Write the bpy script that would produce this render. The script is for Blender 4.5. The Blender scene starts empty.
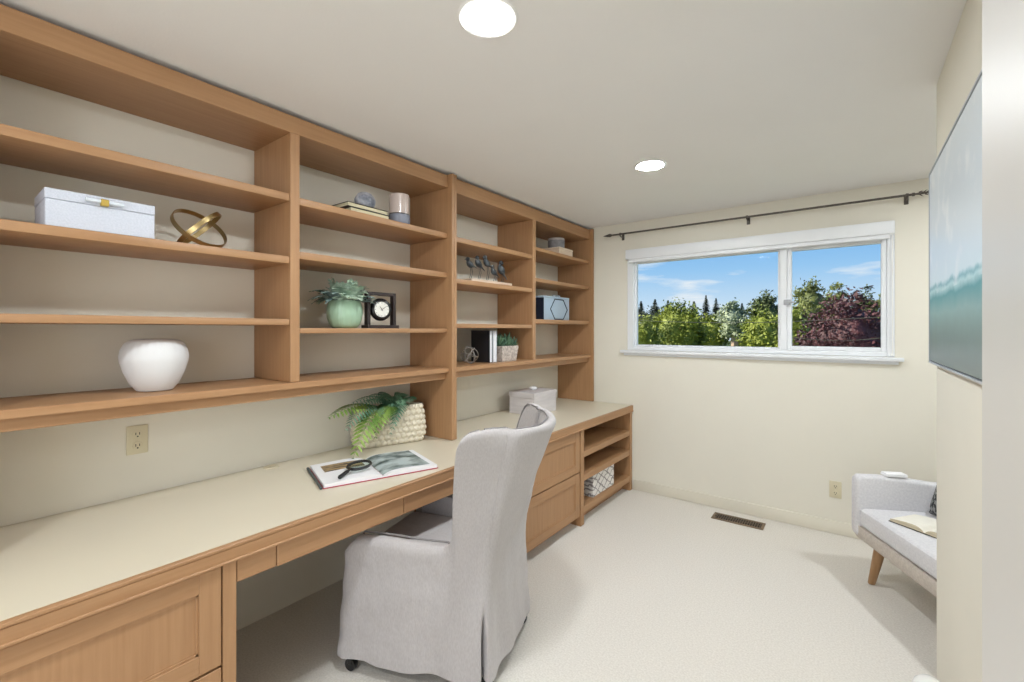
import bpy, bmesh, math, random
from mathutils import Vector, Matrix, noise
random.seed(7)
R = math.radians
SC = bpy.context.scene
COL = SC.collection

# ------------------------------------------------------------------ camera, sky, sun, exposure
cd = bpy.data.cameras.new('camera')
cam = bpy.data.objects.new('camera', cd)
COL.objects.link(cam)
cam.location = (0, 0, 1.47)
cam.rotation_euler = (R(90), 0, 0.6444)
cd.sensor_width = 36
cd.lens = 450 / 1024 * 36
cd.shift_y = -11 / 1024
cd.clip_start = 0.02
cd.clip_end = 500
SC.camera = cam

SC.view_settings.view_transform = 'Standard'
SC.view_settings.look = 'None'
SC.view_settings.gamma = 1
SC.view_settings.use_curve_mapping = False
SC.view_settings.exposure = 0.03

def lin(c):
    return tuple(((x / 255) / 12.92 if x / 255 <= .04045 else (((x / 255) + .055) / 1.055) ** 2.4) for x in c) + (1,)

W = bpy.data.worlds.new('sky')
SC.world = W
W.use_nodes = True
nt = W.node_tree
nt.nodes.clear()
wo = nt.nodes.new('ShaderNodeOutputWorld')
bg = nt.nodes.new('ShaderNodeBackground')
tc = nt.nodes.new('ShaderNodeTexCoord')
sep = nt.nodes.new('ShaderNodeSeparateXYZ')
nt.links.new(tc.outputs['Generated'], sep.inputs[0])
rp = nt.nodes.new('ShaderNodeValToRGB')
nt.links.new(sep.outputs['Z'], rp.inputs[0])
e = rp.color_ramp.elements
e[0].position = 0.0; e[0].color = lin((226, 238, 250))
e[1].position = 0.6; e[1].color = lin((52, 112, 190))
for p, c in ((.05, (206, 229, 250)), (.12, (158, 205, 247)), (.2, (116, 180, 240))):
    x = rp.color_ramp.elements.new(p); x.color = lin(c)
mp = nt.nodes.new('ShaderNodeMapping')
mp.inputs['Scale'].default_value = (3.2, 3.2, 16)
mp.inputs['Location'].default_value = (.35, .2, .4)
nt.links.new(tc.outputs['Generated'], mp.inputs[0])
nz = nt.nodes.new('ShaderNodeTexNoise')
nz.inputs['Scale'].default_value = 1.6
nz.inputs['Detail'].default_value = 7
nz.inputs['Roughness'].default_value = .55
nt.links.new(mp.outputs[0], nz.inputs['Vector'])
cr = nt.nodes.new('ShaderNodeValToRGB')
cr.color_ramp.elements[0].position = .53; cr.color_ramp.elements[0].color = (0, 0, 0, 1)
cr.color_ramp.elements[1].position = .70; cr.color_ramp.elements[1].color = (1, 1, 1, 1)
nt.links.new(nz.outputs['Fac'], cr.inputs[0])
mx = nt.nodes.new('ShaderNodeMixRGB')
mx.inputs[2].default_value = lin((246, 248, 252))
nt.links.new(cr.outputs[0], mx.inputs[0])
nt.links.new(rp.outputs[0], mx.inputs[1])
nt.links.new(mx.outputs[0], bg.inputs[0])
bg.inputs[1].default_value = .96
nt.links.new(bg.outputs[0], wo.inputs[0])

sd = bpy.data.lights.new('sun', 'SUN')
sd.energy = 8.0
sd.angle = R(.6)
sd.color = (1, .95, .84)
sun = bpy.data.objects.new('sun', sd)
COL.objects.link(sun)
sun.rotation_euler = (R(52), 0, R(-72))      # from the left side of the house, onto the trees

ad = bpy.data.lights.new('added_fill_behind_camera', 'AREA')   # unseen fill light added behind the camera to brighten the room
ad.shape = 'RECTANGLE'; ad.size = 2.3; ad.size_y = 1.5
ad.energy = 42
ad.color = (.93, .97, 1.0)
fill = bpy.data.objects.new('added_fill_behind_camera', ad)
COL.objects.link(fill)
fill.location = (.35, -2.19, 1.35); fill.rotation_euler = (R(90), 0, 0)
LAMP = 310.0                                  # emission of each recessed lamp lens

# ------------------------------------------------------------------ materials
MATS = {}
def mat(name, col, rough=.6, var=.0, scale=8, stretch=(1, 1, 1), bump=0, bscale=None, metal=0, spec=.5, col2=None,
        emit=None, detail=6, sheen=0, bstretch=None, trans=0, lo=.35, hi=.65):
    if name in MATS: return MATS[name]
    m = bpy.data.materials.new(name); m.use_nodes = True
    n = m.node_tree; b = n.nodes['Principled BSDF']
    b.inputs['Roughness'].default_value = rough
    b.inputs['Metallic'].default_value = metal
    b.inputs['Specular IOR Level'].default_value = spec
    if sheen: b.inputs['Sheen Weight'].default_value = sheen
    if trans: b.inputs['Transmission Weight'].default_value = trans
    c1 = lin(col); c2 = lin(col2) if col2 else tuple(x * (1 - var) for x in c1[:3]) + (1,)
    t = n.nodes.new('ShaderNodeTexCoord')
    def noise_node(sc, st, det):
        mpn = n.nodes.new('ShaderNodeMapping'); mpn.inputs['Scale'].default_value = st
        n.links.new(t.outputs['Object'], mpn.inputs[0])
        z = n.nodes.new('ShaderNodeTexNoise'); z.inputs['Scale'].default_value = sc; z.inputs['Detail'].default_value = det
        n.links.new(mpn.outputs[0], z.inputs['Vector']); return z
    z = noise_node(scale, stretch, detail)
    r = n.nodes.new('ShaderNodeValToRGB')
    r.color_ramp.elements[0].position = lo; r.color_ramp.elements[0].color = c2
    r.color_ramp.elements[1].position = hi; r.color_ramp.elements[1].color = c1
    n.links.new(z.outputs['Fac'], r.inputs[0]); n.links.new(r.outputs[0], b.inputs['Base Color'])
    if bump:
        z2 = noise_node(bscale or scale, bstretch or stretch, 4)
        bp = n.nodes.new('ShaderNodeBump'); bp.inputs['Strength'].default_value = bump; bp.inputs['Distance'].default_value = .01
        n.links.new(z2.outputs['Fac'], bp.inputs['Height']); n.links.new(bp.outputs[0], b.inputs['Normal'])
    if emit:
        b.inputs['Emission Color'].default_value = (.91, .965, 1.0, 1); b.inputs['Emission Strength'].default_value = emit
    MATS[name] = m
    return m

WOOD1, WOOD2 = (179, 138, 99), (168, 126, 88)
wood_y = mat('oak_grain_along_shelf', WOOD1, .45, col2=WOOD2, scale=5, stretch=(14, .7, 14), bump=.04, detail=8, lo=.3, hi=.7)
wood_z = mat('oak_grain_upright', WOOD1, .45, col2=WOOD2, scale=5, stretch=(14, 14, .7), bump=.04, detail=8, lo=.3, hi=.7)
wall_m = mat('cream_wall_paint', (236, 231, 217), .7, var=.02, scale=3, bump=.03, bscale=160)
jamb_m = mat('satin_white_paint', (206, 203, 199), .38, var=.01, scale=3)
ceil_m = mat('matte_ceiling_paint', (242, 240, 238), .85, var=.015, scale=2, bump=.05, bscale=120)
carpet_m = mat('cream_carpet', (233, 227, 218), .95, col2=(218, 211, 201), scale=120, bump=.35, bscale=330, sheen=.2)
base_m = mat('baseboard_paint', (230, 224, 208), .5, var=.02)
lam_m = mat('cream_laminate', (220, 211, 190), .33, var=.025, scale=2)
vinyl = mat('white_window_vinyl', (240, 242, 245), .4, var=.01)
white_p = mat('white_plastic', (244, 243, 240), .4, var=.01)
black_m = mat('black_metal', (22, 21, 22), .4, var=.1)
iron_m = mat('dark_bronze', (104, 97, 90), .45, var=.3, scale=40, metal=.4)
ivory = mat('ivory_plastic', (222, 212, 182), .4, var=.01)
dark_slot = mat('dark_slot', (40, 34, 28), .8, var=.1)
linen = mat('grey_linen', (190, 185, 184), .9, col2=(180, 174, 173), scale=220, stretch=(1, 1, .3), bump=1.0, bscale=9, sheen=.25, bstretch=(1, 1, .6))
linen_pipe = mat('grey_piping', (140, 135, 134), .85, var=.1, scale=60)
brass = mat('antique_brass', (186, 164, 118), .3, var=.15, scale=12, metal=1)

# ------------------------------------------------------------------ mesh helpers
class B:
    def __init__(s): s.bm = bmesh.new(); s.slot = 0
    def _fin(s, faces):
        for f in faces: f.material_index = s.slot
    def box(s, lo, hi, bev=.002, seg=1, M=None):
        lo, hi = [min(a, b) for a, b in zip(lo, hi)], [max(a, b) for a, b in zip(lo, hi)]
        r = bmesh.ops.create_cube(s.bm, size=1)
        vs = r['verts']
        for v in vs:
            v.co = Vector([lo[i] + (v.co[i] + .5) * (hi[i] - lo[i]) for i in range(3)])
        if bev:
            bev = min(bev, min(hi[i] - lo[i] for i in range(3)) * .45)
            es = list({e for v in vs for e in v.link_edges})
            q = bmesh.ops.bevel(s.bm, geom=es, offset=bev, segments=seg, affect='EDGES', profile=.5)
            vs = list(set(q['verts']) | {v for v in vs if v.is_valid})
        if M is not None:
            for v in vs: v.co = M @ v.co
        s._fin({f for v in vs for f in v.link_faces})
        return vs
    def rings(s, rs, closed=True, cap0=True, cap1=True):
        L = [[s.bm.verts.new(p) for p in r] for r in rs]; fs = []
        n = len(rs[0])
        for a, b in zip(L, L[1:]):
            for i in range(n if closed else n - 1):
                j = (i + 1) % n
                fs.append(s.bm.faces.new((a[i], a[j], b[j], b[i])))
        if closed and cap0 and n > 2: fs.append(s.bm.faces.new(L[0][::-1]))
        if closed and cap1 and n > 2: fs.append(s.bm.faces.new(L[-1]))
        s._fin(fs); return L
    def tube(s, pts, r, seg=8, closed=False):
        pts = [Vector(p) for p in pts]; rr = r if isinstance(r, (list, tuple)) else [r] * len(pts)
        rs = []; up = None; n = len(pts)
        for i, p in enumerate(pts):
            if closed: d = pts[(i + 1) % n] - pts[i - 1]
            else: d = pts[min(i + 1, n - 1)] - pts[max(i - 1, 0)]
            d.normalize()
            if up is None:
                up = Vector((0, 0, 1)) if abs(d.z) < .9 else Vector((1, 0, 0))
            up = (up - d * up.dot(d)).normalized(); sd_ = d.cross(up)
            rs.append([p + (up * math.cos(a) + sd_ * math.sin(a)) * rr[i] for a in [2 * math.pi * k / seg for k in range(seg)]])
        if closed: rs.append(rs[0])
        s.rings(rs, cap0=not closed, cap1=not closed)
        return s
    def lathe(s, prof, c=(0, 0, 0), seg=32, M=None, rib=None):
        c = Vector(c); rs = []
        for r, z in prof:
            ring = []
            for k in range(seg):
                a = 2 * math.pi * k / seg
                q = r * (1 + (rib(a, z) if rib else 0))
                p = Vector((q * math.cos(a), q * math.sin(a), z))
                ring.append(c + (M @ p if M else p))
            rs.append(ring)
        s.rings(rs); return s
    def ball(s, c, r, sub=3, sc=(1, 1, 1), M=None, disp=None):
        q = bmesh.ops.create_icosphere(s.bm, subdivisions=sub, radius=1)
        for v in q['verts']:
            k = r * (1 + (disp(v.co) if disp else 0))
            p = Vector([v.co[i] * sc[i] * k for i in range(3)])
            v.co = Vector(c) + (M @ p if M else p)
        s._fin({f for v in q['verts'] for f in v.link_faces}); return s
    def poly(s, pts):
        f = s.bm.faces.new([s.bm.verts.new(p) for p in pts]); f.material_index = s.slot; return s
    def prism(s, pts, axis, a, b):
        ins = lambda p, t: Vector((t, p[0], p[1])) if axis == 0 else Vector((p[0], t, p[1])) if axis == 1 else Vector((p[0], p[1], t))
        s.rings([[ins(p, a) for p in pts], [ins(p, b) for p in pts]]); return s

MW = {}
def link(o):
    COL.objects.link(o); return o
def thing(name, label, cat, loc=(0, 0, 0), rz=0, group=None):
    o = link(bpy.data.objects.new(name, None)); o.empty_display_size = .1
    o.location = loc; o.rotation_euler = (0, 0, rz)
    MW[o.name] = Matrix.Translation(loc) @ Matrix.Rotation(rz, 4, 'Z')
    tag(o, label, cat, group); return o
def tag(o, label, cat, group=None):
    o['label'] = label; o['category'] = cat
    if group: o['group'] = group
    return o
def part(name, b, m, parent=None, world=True, sharp=35, label=None, origin=None):
    """ world=True: the shapes are in world space, moved into the parent's space """
    bmesh.ops.recalc_face_normals(b.bm, faces=b.bm.faces)
    me = bpy.data.meshes.new(name)
    o = bpy.data.objects.new(name, me)
    M = Matrix.Identity(4)
    if parent is not None:
        pm = MW[parent.name]
        if world: M = pm.inverted()
        MW[o.name] = pm
        o.parent = parent
    elif origin is not None:
        o.location = origin
        M = Matrix.Translation(Vector(origin)).inverted()
        MW[o.name] = Matrix.Translation(origin)
    else: MW[o.name] = Matrix.Identity(4)
    n0 = o.name
    bmesh.ops.transform(b.bm, matrix=M, verts=b.bm.verts)
    b.bm.to_mesh(me); b.bm.free()
    for x in (m if isinstance(m, (list, tuple)) else [m]): me.materials.append(x)
    for p in me.polygons: p.use_smooth = True
    if hasattr(me, 'set_sharp_from_angle'): me.set_sharp_from_angle(angle=R(sharp))
    link(o)
    MW[o.name] = MW[n0] if n0 in MW else M
    if label: o['label'] = label
    return o
def bx(lo, hi, bev=.002, seg=1):
    b = B(); b.box(lo, hi, bev, seg); return b
def struct(name, b, m, parent=None):
    o = part(name, b, m, parent)
    if parent is None: o['kind'] = 'structure'
    return o
def copy_tree(o, parent=None):
    c = o.copy(); COL.objects.link(c); c.parent = parent
    MW[c.name] = MW.get(o.name, Matrix.Identity(4))
    for ch in list(o.children): copy_tree(ch, c)
    return c

# ------------------------------------------------------------------ room
H = 2.468; L = 4.0; XW = -2.395; XR = .281; YR = 2.50
XA = 1.75                                       # far side of the alcove
struct('floor', bx((XW - .15, -2.2, -.12), (XA + .15, L + .0, 0), 0), carpet_m)
struct('ceiling', bx((XW - .15, -2.2, H), (XA + .15, L + .15, H + .12), 0), ceil_m)
struct('wall_left', bx((XW - .15, -2.2, 0), (XW, L, H), 0), wall_m)
WX0, WX1, WZ0, WZ1 = -1.66, .243, 1.285, 2.20   # window opening
b = B()
b.box((XW - .15, L, -.12), (WX0, L + .15, H), 0); b.box((WX1, L, -.12), (XA + .15, L + .15, H), 0)
b.box((WX0, L, -.12), (WX1, L + .15, WZ0), 0); b.box((WX0, L, WZ1), (WX1, L + .15, H), 0)
struct('wall_back', b, wall_m)
struct('wall_right', bx((XR, .0, 0), (XR + .13, YR, H), .003), wall_m)
struct('wall_alcove', bx((XA, -2.2, 0), (XA + .15, L, H), 0), wall_m)
struct('wall_near', bx((.07, -.3, 0), (XR - .001, .43, H), .004), jamb_m)
b = B(); b.box((XW, -2.2, 0), (-.85, -2.05, H), 0); b.box((1.55, -2.2, 0), (XA, -2.05, H), 0); b.box((-.85, -2.2, 0), (1.55, -2.05, .55), 0); b.box((-.85, -2.2, 2.12), (1.55, -2.05, H), 0)  # entry wall, with an opening added to let the fill light in
struct('alcove_light_block', bx((XR + .131, .9, 0), (XA, 1.0, H), 0), wall_m)  # unseen wall added to keep the fill light out of the alcove
struct('wall_entry', b, wall_m)
def baseboard(name, lo, hi):
    struct(name, bx(lo, hi, .004, 2), base_m)
baseboard('baseboard_back', (-1.6, L - .014, 0), (XA, L, .095))

# window
win = link(bpy.data.objects.new('window_1', None)); win['kind'] = 'structure'; MW[win.name] = Matrix.Identity(4)
b = B(); y0, y1 = L - .005, L + .10
b.box((-1.659, y0, 1.286), (-1.60, y1, 2.199), .004); b.box((.20, y0, 1.286), (.242, y1, 2.199), .004)
b.box((-1.60, y0, 1.286), (.20, y1, 1.318), .004); b.box((-1.60, y0, 2.10), (.20, y1, 2.199), .004)
b.box((-.43, y0 + .002, 1.318), (-.385, y1, 2.10), .003)
part('window_frame', b, vinyl, win)
def sash(x0, x1, z0, z1, w, ya, yb):
    b = B()
    b.box((x0, ya, z0), (x0 + w, yb, z1), .004); b.box((x1 - w, ya, z0), (x1, yb, z1), .004)
    b.box((x0 + w, ya, z0), (x1 - w, yb, z0 + w), .004); b.box((x0 + w, ya, z1 - w), (x1 - w, yb, z1), .004)
    return part('sash', b, vinyl, win)
s1 = sash(-1.60, -.43, 1.318, 2.10, .017, L + .025, L + .075)
s2 = sash(-.385, .20, 1.318, 2.10, .030, L + .005, L + .055)
gm = bpy.data.materials.new('window_glass'); gm.use_nodes = True
gn = gm.node_tree; gn.nodes.clear()
go = gn.nodes.new('ShaderNodeOutputMaterial'); gt = gn.nodes.new('ShaderNodeBsdfTransparent'); gg = gn.nodes.new('ShaderNodeBsdfGlossy')
gx = gn.nodes.new('ShaderNodeMixShader'); gf = gn.nodes.new('ShaderNodeFresnel')
gf.inputs[0].default_value = 1.07; gg.inputs['Roughness'].default_value = .01
gt.inputs[0].default_value = (.96, .98, .98, 1)
gn.links.new(gf.outputs[0], gx.inputs[0]); gn.links.new(gt.outputs[0], gx.inputs[1]); gn.links.new(gg.outputs[0], gx.inputs[2]); gn.links.new(gx.outputs[0], go.inputs[0])
part('pane', bx((-1.583, L + .048, 1.335), (-.447, L + .053, 2.083), 0), gm, s1)
part('pane', bx((-.355, L + .028, 1.348), (.170, L + .033, 2.07), 0), gm, s2)
b = B(); b.box((-.405, L - .022, 1.66), (-.36, L - .004, 1.70), .004); b.box((-.372, L - .03, 1.672), (-.33, L - .02, 1.686), .003)
part('latch', b, mat('grey_latch', (170, 172, 176), .4), win)
b = B(); b.box((-1.715, L - .045, 1.258), (.288, L - .0005, 1.284), .005, 2); b.box((-1.69, L - .016, 1.235), (.262, L - .0005, 1.258), .003)
part('sill', b, vinyl, win)

# roller blind box over the window
t = thing('roller_blind', 'long white roller blind box across the top of the window', 'blind', (-.71, L, 2.15))
b = B(); b.box((-1.657, L - .06, 2.118), (.240, L - .007, 2.206), .006, 2)
part('cassette', b, vinyl, t)
b = B(); b.box((-1.63, L - .045, 2.088), (.215, L - .030, 2.119), .004)
part('hem_bar', b, vinyl, t)
b = B(); b.tube([(.228, L - .02, 2.12), (.229, L - .018, 1.32), (.226, L - .018, 1.30)], .003, 6)
b.ball((.227, L - .018, 1.30), .009, 2)
part('cord', b, white_p, t)

# curtain rod
t = thing('curtain_rod', 'thin dark bronze curtain rod above the window with no curtain on it', 'curtain rod', (-.71, L, 2.357))
part('rod', B().tube([(-1.79, L - .07, 2.357), (.33, L - .07, 2.357)], .008, 10), iron_m, t)
b = B(); b.lathe([(.002, 0), (.012, .005), (.016, .02), (.011, .045), (.004, .075), (.001, .085)], (-1.785, L - .07, 2.357), 12, Matrix.Rotation(R(-90), 3, 'Y'))
part('finial', b, iron_m, t, label='small pointed finial')
b = B(); b.lathe([(.002, 0), (.011, .004), (.012, .015), (.006, .022), (.008, .04), (.003, .10)], (.32, L - .07, 2.357), 10, Matrix.Rotation(R(90), 3, 'Y'))
for k in range(16):
    a = k * 2.4; x = .345 + .005 * k; d = Vector((.75, .65 * math.cos(a), .65 * math.sin(a))); p = Vector((x, L - .07, 2.357))
    q = d.cross(Vector((1, .3, .2))).normalized() * .007
    b.poly([p, p + d * .014 + q, p + d * .034, p + d * .014 - q])
part('finial', b, iron_m, t, label='leafy pine cone finial')
for x in (-1.70, -.647, .30):
    b = B(); b.box((x - .012, L - .008, 2.31), (x + .012, L - .0005, 2.375), .002)
    b.tube([(x, L - .008, 2.335), (x, L - .06, 2.335), (x, L - .078, 2.343), (x, L - .082, 2.357)], .005, 8)
    b.tube([(x - .007, L - .07, 2.357), (x + .007, L - .07, 2.357)], .0125, 12)
    part('bracket', b, iron_m, t)

# outlets
def outlet(label, loc, rz):
    t = thing('wall_outlet', label, 'outlet', loc, rz, 'ivory wall outlets')
    b = B(); b.box((-.036, -.006, -.06), (.036, -.0003, .06), .003, 2); part('cover_plate', b, ivory, t, world=False)
    for z in (.024, -.024):
        b = B(); Mx = Matrix.Rotation(R(90), 3, 'X')
        b.lathe([(.017, 0), (.017, .003), (.0155, .0042)], (0, -.0055, z), 20, Mx)
        rc = part('receptacle', b, ivory, t, world=False)
        b = B(); b.box((-.0075, -.0106, z - .003), (-.005, -.0095, z + .007), 0); b.box((.005, -.0106, z - .003), (.0075, -.0095, z + .007), 0)
        b.box((-.0025, -.0106, z - .012), (.0025, -.0095, z - .007), 0)
        part('slots', b, dark_slot, rc, world=False)
    b = B(); b.lathe([(.003, 0), (.002, .002)], (0, -.006, 0), 10, Matrix.Rotation(R(90), 3, 'X')); part('screw', b, ivory, t, world=False)
outlet('ivory wall outlet above the desk, under the lowest long shelf', (XW, .565, 1.01), R(90))
outlet('ivory wall outlet low on the window wall beside the sofa', (-.085, L, .319), 0)

# floor register
t = thing('floor_register', 'brown metal floor vent in the carpet below the window', 'vent', (-.69, 3.81, 0))
b = B(); x0, x1, ya, yb = -.87, -.51, 3.742, 3.878
b.box((x0, ya, .0005), (x1, ya + .02, .007), .002); b.box((x0, yb - .02, .0005), (x1, yb, .007), .002)
b.box((x0, ya + .02, .0005), (x0 + .02, yb - .02, .007), .002); b.box((x1 - .02, ya + .02, .0005), (x1, yb - .02, .007), .002)
part('frame', b, mat('brown_metal', (128, 108, 86), .5, var=.1, metal=.3), t)
part('duct', bx((x0 + .02, ya + .02, .0004), (x1 - .02, yb - .02, .0012), 0), dark_slot, t)
b = B()
for k in range(19):
    x = x0 + .02 + (k + .5) * .32 / 19
    b.box((x - .0035, ya + .02, .0013), (x + .0035, yb - .02, .006), 0)
b.box((x0 + .02, 3.806, .0013), (x1 - .02, 3.814, .0065), 0)
part('louvers', b, mat('brown_metal_dark', (92, 76, 60), .5, var=.1), t)

# recessed ceiling lamps
lens_m = mat('lamp_lens', (255, 250, 240), .5, emit=LAMP)
def can(label, x, y, parts=True):
    t = thing('recessed_light', label, 'ceiling light', (x, y, H), 0, 'recessed ceiling lights')
    b = B(); b.lathe([(.094, -.0005), (.097, -.003), (.090, -.0075), (.078, -.006), (.076, -.002)], (x, y, H), 40)
    part('trim_ring', b, white_p, t)
    b = B(); b.lathe([(.075, -.002), (.072, -.0065), (.04, -.0085), (.002, -.009)], (x, y, H), 32)
    part('lens', b, lens_m, t)
can('round recessed ceiling light nearest the camera, shining white', -.923, 1.10)
can('round recessed ceiling light nearest the window, shining white', -.967, 2.68)
can('round recessed ceiling light in the alcove over the sofa', .86, 3.02)
can('round recessed ceiling light in the entry behind the camera', -1.05, -.75)

# ------------------------------------------------------------------ base cabinets, worktop
XF = -1.612
def drawer_front(parent, ya, yb, za, zb, w=.062):
    b = B(); x0, x1 = -1.632, XF
    b.box((x0, ya, za), (x1, ya + w, zb), .0015); b.box((x0, yb - w, za), (x1, yb, zb), .0015)
    b.box((x0, ya + w, za), (x1, yb - w, za + w), .0015); b.box((x0, ya + w, zb - w), (x1, yb - w, zb), .0015)
    for f in b.bm.faces:
        c = f.calc_center_median()
        if c.y < ya + w - .0005 or c.y > yb - w + .0005: f.material_index = 1
    d = part('drawer_front', b, [wood_y, wood_z], parent)
    b = B(); b.box((x0, ya + w, za + w), (x1 - .009, yb - w, zb - w), 0)
    for lo, hi in (((x0, ya + w, za + w), (x1 - .005, ya + w + .008, zb - w)), ((x0, yb - w - .008, za + w), (x1 - .005, yb - w, zb - w)),
                   ((x0, ya + w, za + w), (x1 - .005, yb - w, za + w + .008)), ((x0, ya + w, zb - w - .008), (x1 - .005, yb - w, zb - w))):
        b.box(lo, hi, .001)
    part('panel', b, wood_z, d)
ZT = .7175
def cabinet(label, ya, yb, post=None):
    t = thing('base_cabinet', label, 'cabinet', ((XW + XF) / 2, (ya + yb) / 2, 0))
    b = B(); b.box((XW + .016, ya, .07), (-1.634, yb, ZT), .001); b.box((XW + .016, ya, .0005), (-1.70, yb, .07), 0)
    part('carcass', b, wood_z, t)
    return t
t = cabinet('light wood two-drawer cabinet under the near end of the desk', .002, .634)
drawer_front(t, .125 - .12, .594, .396, .711); drawer_front(t, .005, .594, .074, .388)
part('stile', bx((-1.633, .598, .0005), (-1.608, .637, ZT), .0015), wood_z, t)
t = cabinet('light wood two-drawer cabinet behind the slipcovered chair', 2.055, 2.992)
drawer_front(t, 2.07, 2.985, .412, .711); drawer_front(t, 2.07, 2.985, .078, .404)

t = thing('open_cabinet', 'low open light wood shelf unit at the window end of the desk', 'shelf unit', (-2.0, 3.5, 0))
ya, yb = 2.996, 3.984
b = B(); b.box((-1.634, ya, .0005), (-1.608, ya + .052, ZT), .0015); b.box((XW + .016, ya, .0005), (-1.634, ya + .02, ZT), 0); part('side_panel', b, wood_z, t)
b = B(); b.box((XW + .016, yb - .045, .0005), (-1.608, yb, ZT), .0015); part('side_panel', b, wood_z, t)
part('back_panel', bx((XW + .016, ya + .02, .08), (XW + .03, yb - .045, ZT), 0), wood_z, t)
for z0, z1 in ((.082, .135), (.325, .373), (.505, .55)):
    b = B(); b.box((-1.634, ya + .053, z0), (-1.612, yb - .046, z1), .0015); b.box((XW + .031, ya + .021, z1 - .022), (-1.634, yb - .046, z1), 0)
    part('shelf', b, wood_y, t)
part('toe_kick', bx((-1.70, ya + .021, .0005), (-1.685, yb - .046, .081), 0), wood_y, t)

t = thing('worktop', 'long cream laminate desk top with light wood edge running along the left wall', 'desk', (-2.0, 2.0, 0))
part('laminate_top', bx((XW + .001, .003, .7185), (-1.6215, 3.993, .775), 0), lam_m, t)
b = B()
b.box((-1.621, .003, .7195), (-1.601, 3.993, .764), .002); b.box((-1.621, .003, .7645), (-1.599, 3.993, .7752), .002)
b.box((-1.604, .003, .7185), (-1.595, 3.993, .727), .002)
part('edge_band', b, wood_y, t)
for a, c in ((.64, .766), (1.90, 2.053)):
    part('apron', bx((-1.635, a, .640), (-1.612, c, .7175), .0015), wood_y, t)
for a, c in ((.769, 1.329), (1.333, 1.897)):
    part('pencil_drawer', bx((-2.05, a, .638), (-1.610, c, .7175), .0018), wood_y, t)
b = B(); b.lathe([(.036, 0), (.036, .004), (.030, .006), (.028, .003)], (-2.345, 1.09, .7752), 24)
part('grommet', b, mat('cream_plastic', (205, 194, 168), .5), t)

# ------------------------------------------------------------------ bookcases
XB = -2.03
BX0 = XW + .002
def bookcase(label, y0, y1, yd, left, right, zc=2.368):
    t = thing('bookcase', label, 'bookcase', (-2.2, (y0 + y1) / 2, .776))
    for a, c in ((y0, y0 + .0215), (y1 - .0215, y1)):
        part('end_panel', bx((BX0, a, .7765), (-1.995, c, 2.452), .0015), wood_z, t)
    ia, ib = y0 + .022, y1 - .022
    b = B(); b.box((BX0, ia, zc), (XB, ib, 2.446), .0015); part('crown', b, wood_y, t)
    b = B(); b.box((BX0, yd - .0215, 1.2325), (XB, yd + .0215, zc - .0005), .0015); part('divider', b, wood_z, t)
    b = B(); b.box((BX0, ia, 1.202), (-2.018, ib, 1.231), .0025); b.box((-2.075, ia, 1.160), (-2.05, ib, 1.2015), .0015)
    part('bottom_shelf', b, wood_y, t)
    for zs, (a, c) in ((left, (ia, yd - .022)), (right, (yd + .022, ib))):
        for z, th in zs: part('shelf', bx((BX0, a + .0005, z - th), (XB - .005, c - .0005, z), .003, 2), wood_y, t)
    return t
bookcase('light wood wall bookcase half nearest the camera, holding the white vase', .03, 2.0505, 1.05,
         ((2.090, .034), (1.804, .033), (1.520, .028)), ((2.082, .034), (1.833, .034), (1.479, .025)))
bookcase('light wood wall bookcase half nearest the window, holding the bird sculpture', 2.0515, 3.985, 3.0,
         ((2.074, .034), (1.804, .032), (1.512, .028)), ((2.144, .028), (1.893, .029), (1.558, .034)), 2.354)
Z11, Z12, Z21, Z23, Z31, Z32, Z34, Z41, Z43, ZB, ZD = 2.090, 1.804, 2.082, 1.479, 2.074, 1.804, 1.231, 2.144, 1.558, 1.2312, .7756
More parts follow.
